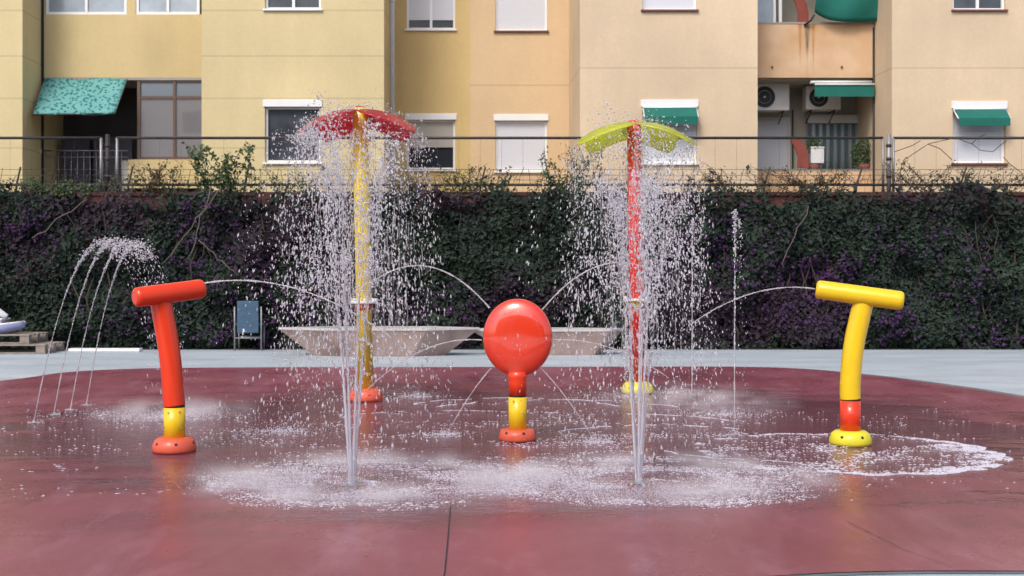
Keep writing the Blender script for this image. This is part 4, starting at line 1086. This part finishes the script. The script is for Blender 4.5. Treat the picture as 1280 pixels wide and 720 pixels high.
p,v=arc2(602,425,520,442,463,483,Y3); arc(p,v,.30,.44,.0055,'flat arc of water falling to the left of the orange disc',g1,40)
p,v=arc2(689,425,780,441,868,498,Y3); arc(p,v,.26,.50,.0055,'flat arc of water falling to the right of the orange disc',g1,50)
p,v=arc2(614,460,587,495,557,546,Y3); arc(p,v,.16,.17,.005,'steep jet of water falling from the lower left of the orange disc',g1,6,.004)
p,v=arc2(676,460,706,495,745,555,Y3); arc(p,v,.17,.18,.005,'steep jet of water falling from the lower right of the orange disc',g1,6,.004)
g2='jets thrown by the two cannons'
p,v=arc2(255,354,330,352.5,436,388,Y1+.12); arc(p,v,.34,.58,.0062,'long arc of water shot to the right by the orange cannon',g2,90,.012)
p,v=arc2(1019,361,930,370,832,431,Y2); arc(p,v,.28,.50,.0055,'long arc of water shot to the left by the yellow cannon',g2,80,.010)
# leaning ground jets at left
for k,(px,py,lab) in enumerate(((42,530,'nearest and leftmost of the four leaning ground jets'),(67,520,'second from the left of the four leaning ground jets'),(88,514,'third from the left of the four leaning ground jets'),(108,508,'farthest and rightmost of the four leaning ground jets'))):
    Y=gy(py); x=gx(px,Y); e=empty('leaning_ground_jet',(x,Y,.01),lab,'water jet','row of four leaning ground jets')
    b=MB(); b.lathe([(0,.005),(.03,.005),(.037,0)],n=16); b.build('ground_nozzle',M['steel'],e)
    zt=gz(302,Y)+random.uniform(-.03,.02); vz=math.sqrt(2*G*zt); T=2*vz/G; vx=(1.12-.06*k)/T
    V,Fc=rope((0,0,0),(vx,0,vz),0,T*.13,.0042,.005,.35,60); fast_mesh('water_stream',V,Fc,M['stream'],e,smooth=True)
    parts=[traj_drops((0,0,0),(vx,0,vz),T*.11,T*.34,330,.005,.003,.0058),
           traj_drops((0,0,0),(vx,0,vz),T*.30,T*.64,420,.036,.003,.0085),traj_drops((0,0,0),(vx*1.0,0,vz),T*.58,T,170,.085,.003,.0075)]
    V,Fc=join(parts); o=fast_mesh('droplets',V,Fc,M['drop'],e,smooth=True); o['kind']='stuff'
for px,py,yt,lab,n in ((918,545,266,'thin vertical ground jet nearer to the yellow cannon',150),(865,500,281,'thin vertical ground jet just right of the red umbrella, further back',120)):
    Y=gy(py); x=gx(px,Y); e=empty('vertical_ground_jet',(x,Y,.01),lab,'water jet','thin vertical ground jets')
    b=MB(); b.lathe([(0,.005),(.03,.005),(.037,0)],n=16); b.build('ground_nozzle',M['steel'],e)
    zt=gz(yt,Y); vz=math.sqrt(2*G*zt)
    V,Fc=rope((0,0,0),(.01,0,vz),0,vz/G*.30,.0040,.005,.35,60); fast_mesh('water_stream',V,Fc,M['stream'],e,smooth=True)
    T=2*vz/G
    parts=[traj_drops((0,0,0),(.01,0,vz),T*.13,T*.5,n*2,.010,.003,.009,True),traj_drops((0,0,0),(.06,0,vz*.98),T*.5,T,n,.05,.003,.006,True)]
    V,Fc=join(parts); o=fast_mesh('droplets',V,Fc,M['drop'],e,smooth=True); o['kind']='stuff'

# ------------------------------------------------------------------ foam and splashes on the pad
def flecks(C,size,z=.013,asp=.8):
    """irregular low foam blobs: hexagonal domes"""
    n=len(C); k=6; V=np.zeros((n,k+1,3)); V[:,0,:2]=C; V[:,0,2]=z+size*.22
    ph=rng.random(n)*6
    for i in range(k):
        a=2*PI*i/k+ph; rr=size*rng.uniform(.35,1.1,n)
        V[:,i+1,0]=C[:,0]+rr*np.cos(a)*1.5; V[:,i+1,1]=C[:,1]+rr*np.sin(a)*asp; V[:,i+1,2]=z-.002
    base=(np.arange(n)*(k+1))[:,None,None]
    Fc=(np.array([(0,i+1,(i+1)%k+1) for i in range(k)])[None]+base).reshape(-1,3)
    return V.reshape(-1,3),Fc
def ringpts(cx,cy,r0,r1,n,patchy=1.6,thr=-.05,ey=1.0,seed=0):
    a=rng.random(n)*2*PI; r=r0+(r1-r0)*rng.random(n)
    P=np.stack([cx+r*np.cos(a),cy+ey*r*np.sin(a)],1)
    nz=np.array([vn(p[0],p[1]*1.6,seed,patchy*2)+.5*vn(p[0],p[1]*2,seed+5,patchy*6) for p in P])
    return P[nz>thr]
def lift(P,h,n_per=1):
    return
def splash(C,h,rlo,rhi):
    n=len(C); P=np.stack([C[:,0],C[:,1],.012+rng.exponential(h,n)],1)
    D=rng.normal(size=(n,3)); D[:,2]=np.abs(D[:,2])+.8
    return drops_mesh(P,D,drop_radius(n,rlo,rhi,2.5),rng.uniform(1,1.8,n))
for (gx_,gy_),lab,sd,off in ((GEY[0],'white foam and splashing rain of drops around the left geyser',0,(.1,.12)),(GEY[1],'white foam and splashing rain of drops around the right geyser',30,(.12,.10))):
    parts=[]
    cx0,cy0=gx_+off[0],gy_+off[1]
    C=ringpts(cx0,cy0,.35,1.05,9000,1.0,-.10,.85,sd); parts.append(flecks(C,.0015+.0065*rng.random(len(C))**2))
    C=ringpts(cx0,cy0,.78,.95,1800,1.2,-.05,.85,sd+3); parts.append(flecks(C,.002+.009*rng.random(len(C))**2))
    C=ringpts(cx0,cy0,0,.6,2000,1.2,.0,.9,sd); parts.append(flecks(C,rng.uniform(.0015,.005,len(C))))
    n=46000; a=rng.random(n)*2*PI; r=.68+rng.normal(size=n)*.19; C=np.stack([cx0+r*np.cos(a)*1.05,cy0+r*np.sin(a)*.85],1)
    nz=np.array([vn(p[0],p[1]*1.5,sd+9,1.3)+.4*vn(p[0],p[1],sd+12,5) for p in C])+rng.normal(size=n)*.15; C=C[nz>.03]
    parts.append(splash(C,.028,.0008,.0022))
    V,Fc=join(parts); o=fast_mesh('foam',V,Fc,M['foam'],None,smooth=True); tag(o,lab,'foam','foam rings around the geysers','stuff')
def mist(cx,cy,r0,rx,ry,hgt,dens,label,seed):
    b=MB(); b.lathe([(.001,0),(1,0),(1,.35),(.93,.8),(.8,1),(.001,1)],n=40)
    m=bpy.data.materials.new('spray_mist'); m.use_nodes=True; nt=m.node_tree; N=nt.nodes; L=nt.links
    N.remove(N['Principled BSDF']); v=N.new('ShaderNodeVolumePrincipled'); L.new(v.outputs[0],N['Material Output'].inputs['Volume'])
    v.inputs['Color'].default_value=(.995,.975,.995,1); v.inputs['Anisotropy'].default_value=0
    tc=N.new('ShaderNodeTexCoord'); sp=N.new('ShaderNodeSeparateXYZ'); L.new(tc.outputs['Object'],sp.inputs[0])
    def mth(op,a,b_=None):
        x=N.new('ShaderNodeMath'); x.operation=op
        for i,q in enumerate((a,b_)):
            if q is None: continue
            if isinstance(q,(int,float)): x.inputs[i].default_value=q
            else: L.new(q,x.inputs[i])
        return x.outputs[0]
    rr=mth('SQRT',mth('ADD',mth('MULTIPLY',sp.outputs['X'],sp.outputs['X']),mth('MULTIPLY',sp.outputs['Y'],sp.outputs['Y'])))
    ringd=mth('MAXIMUM',mth('SUBTRACT',1,mth('DIVIDE',mth('ABSOLUTE',mth('SUBTRACT',rr,r0)),1-r0)),0)
    fall=mth('POWER',mth('MAXIMUM',mth('SUBTRACT',1,sp.outputs['Z']),0),1.8)
    g=N.new('ShaderNodeNewGeometry'); n=N.new('ShaderNodeTexNoise'); n.inputs['Scale'].default_value=3.2; n.inputs['Detail'].default_value=3
    mp=N.new('ShaderNodeMapping'); mp.inputs['Location'].default_value=(seed,seed*.7,0); L.new(g.outputs['Position'],mp.inputs[0]); L.new(mp.outputs[0],n.inputs['Vector'])
    q=N.new('ShaderNodeMapRange'); q.inputs[1].default_value=.44; q.inputs[2].default_value=.66; L.new(n.outputs['Fac'],q.inputs[0])
    L.new(mth('MULTIPLY',mth('MULTIPLY',mth('MULTIPLY',ringd,fall),q.outputs[0]),dens),v.inputs['Density'])
    o=b.build('spray_mist',m); o.location=(cx,cy,.014); o.scale=(rx,ry,hgt); tag(o,label,'mist','mist above the splash zones','stuff')
mist(GEY[0][0]+.05,GEY[0][1]+.12,.62,1.12,.92,.11,8,'soft white mist hanging low around the left geyser',3.1)
mist(GEY[1][0]+.10,GEY[1][1]+.10,.60,1.16,.92,.10,8,'soft white mist hanging low around the right geyser',8.3)
mist(gx(215,gy(520)),gy(520),.2,.75,.8,.16,5,'faint mist on the pad behind the orange cannon',1.0)
mist(gx(870,gy(505)),gy(505),.2,1.0,1.2,.16,3.5,'faint mist on the pad behind the right geyser',5.0)
parts=[]
for (px,py,r,n,h) in ((556,545,.16,500,.015),(745,555,.16,500,.015),(520,497,.25,420,.02),(215,522,.42,1500,.03),(350,541,.30,700,.012),(840,492,.30,500,.02),(905,520,.30,600,.02),(918,545,.1,150,.02),(130,520,.5,300,.02),(465,500,.3,400,.03),(797,497,.4,600,.03),(42,530,.06,80,.006),(67,520,.05,60,.006),(88,514,.05,60,.006),(108,508,.05,60,.006)):
    Y=gy(py); x=gx(px,Y); rr=np.abs(rng.normal(size=n))*r*.6; a=rng.random(n)*2*PI; C=np.stack([x+rr*np.cos(a)*1.3,Y+rr*np.sin(a)],1)
    parts.append(splash(C,h,.0014,.0042)); parts.append(flecks(C[:n//3],rng.uniform(.003,.010,n//3)))
V,Fc=join(parts); o=fast_mesh('splashes',V,Fc,M['foam'],None,smooth=True); tag(o,'small splashes where the jets hit the wet pad','splashes',None,'stuff')
# scattered flecks on the standing water + outflow rims
parts=[]
n=9000; C=np.stack([rng.normal(size=n)*1.9+.15,8.6+rng.normal(size=n)*1.35],1); nz=np.array([vn(p[0],p[1]*2.2,50,1.2)+.6*vn(p[0],p[1]*2,55,5) for p in C]); C=C[(nz>.12)&(C[:,1]>6.4)]
parts.append(flecks(C,rng.uniform(.002,.010,len(C))))
def rim(cx,cy,rx,ry,a0,a1,n,w,smin,smax,sd=0,inner=.5):
    a=rng.uniform(a0,a1,n); k=1+np.array([.09*vn(math.cos(q)*2,math.sin(q)*2,sd,2.5) for q in a])-np.abs(rng.normal(size=n))*w
    C=np.stack([cx+rx*k*np.cos(a),cy+ry*k*np.sin(a)],1); 
    keep=np.array([vn(p[0],p[1]*1.5,sd+2,4)+.5*vn(p[0],p[1],sd+4,11)>-.10 for p in C]); C=C[keep]
    return flecks(C,rng.uniform(smin,smax,len(C)))
# foamy pool around the yellow cannon
cx,cy=2.27,8.12
parts.append(rim(cx,cy,1.02,.92,-2.4,.9,3800,.05,.0015,.008,70))
parts.append(rim(cx,cy,1.0,.92,-1.3,.5,4200,.12,.0015,.008,73))
parts.append(rim(cx,cy,1.05,.95,.6,3.3,1300,.03,.002,.009,71))
C=ringpts(cx,cy,.1,.98,2600,1.6,.06,.9,72); parts.append(flecks(C,rng.uniform(.002,.010,len(C))))
C=ringpts(cx,cy,.6,.98,2200,1.6,.0,.9,77); C=C[C[:,1]<cy+.2]; parts.append(flecks(C,rng.uniform(.003,.012,len(C))))
# flow lines further back
for (px,py,rx,ry,a0,a1,n) in ((700,520,1.3,1.2,.5,2.6,900),(640,512,1.0,.9,.2,2.9,800),(690,530,1.5,.7,.2,1.6,900),(560,525,.9,.6,.3,3.0,600),(850,560,1.1,1.2,.9,2.4,700),(980,560,.9,.7,3.3,4.6,500)):
    Y=gy(py); parts.append(rim(gx(px,Y),Y,rx,ry,a0,a1,n,.012,.002,.008,int(px)))
V,Fc=join(parts); o=fast_mesh('pad_foam',V,Fc,M['foam'],None,smooth=True); tag(o,'thin foam flecks and rims drifting on the shallow water of the pad','foam',None,'stuff')

# ------------------------------------------------------------------ light, sky, camera
scene.world=bpy.data.worlds.new('World'); scene.world.use_nodes=True
nt=scene.world.node_tree; bg=nt.nodes['Background']; sky=nt.nodes.new('ShaderNodeTexSky'); sky.sky_type='NISHITA'; sky.sun_disc=False
EL,AZ=math.radians(48),math.radians(205)     # sun behind the camera, high, slightly left
sky.sun_elevation=EL; sky.sun_rotation=AZ; sky.altitude=50; sky.air_density=1.0; sky.dust_density=4.0; sky.ozone_density=1.0
nt.links.new(sky.outputs[0],bg.inputs['Color']); bg.inputs['Strength'].default_value=.14
sun=bpy.data.lights.new('sun','SUN'); sun.energy=1.1; sun.angle=math.radians(18); sun.color=(1,.95,.88)
so=bpy.data.objects.new('sun',sun); COL.objects.link(so)
d=Vector((math.sin(AZ)*math.cos(EL),math.cos(AZ)*math.cos(EL),math.sin(EL)))
so.rotation_euler=d.to_track_quat('Z','Y').to_euler(); so.location=d*30
cam=bpy.data.cameras.new('camera'); co=bpy.data.objects.new('camera',cam); COL.objects.link(co)
cam.sensor_width=36; cam.lens=36*F/1280; cam.shift_y=-(360-HY)/1280; cam.clip_end=1000
co.location=(0,0,H); co.rotation_euler=(PI/2,0,0); scene.camera=co
scene.cycles.volume_bounces=4
cam.dof.use_dof=True; cam.dof.focus_distance=8.6; cam.dof.aperture_fstop=4.5
vs_=scene.view_settings; vs_.view_transform='Standard'; vs_.look='None'; vs_.exposure=.55; vs_.gamma=1; vs_.use_curve_mapping=False
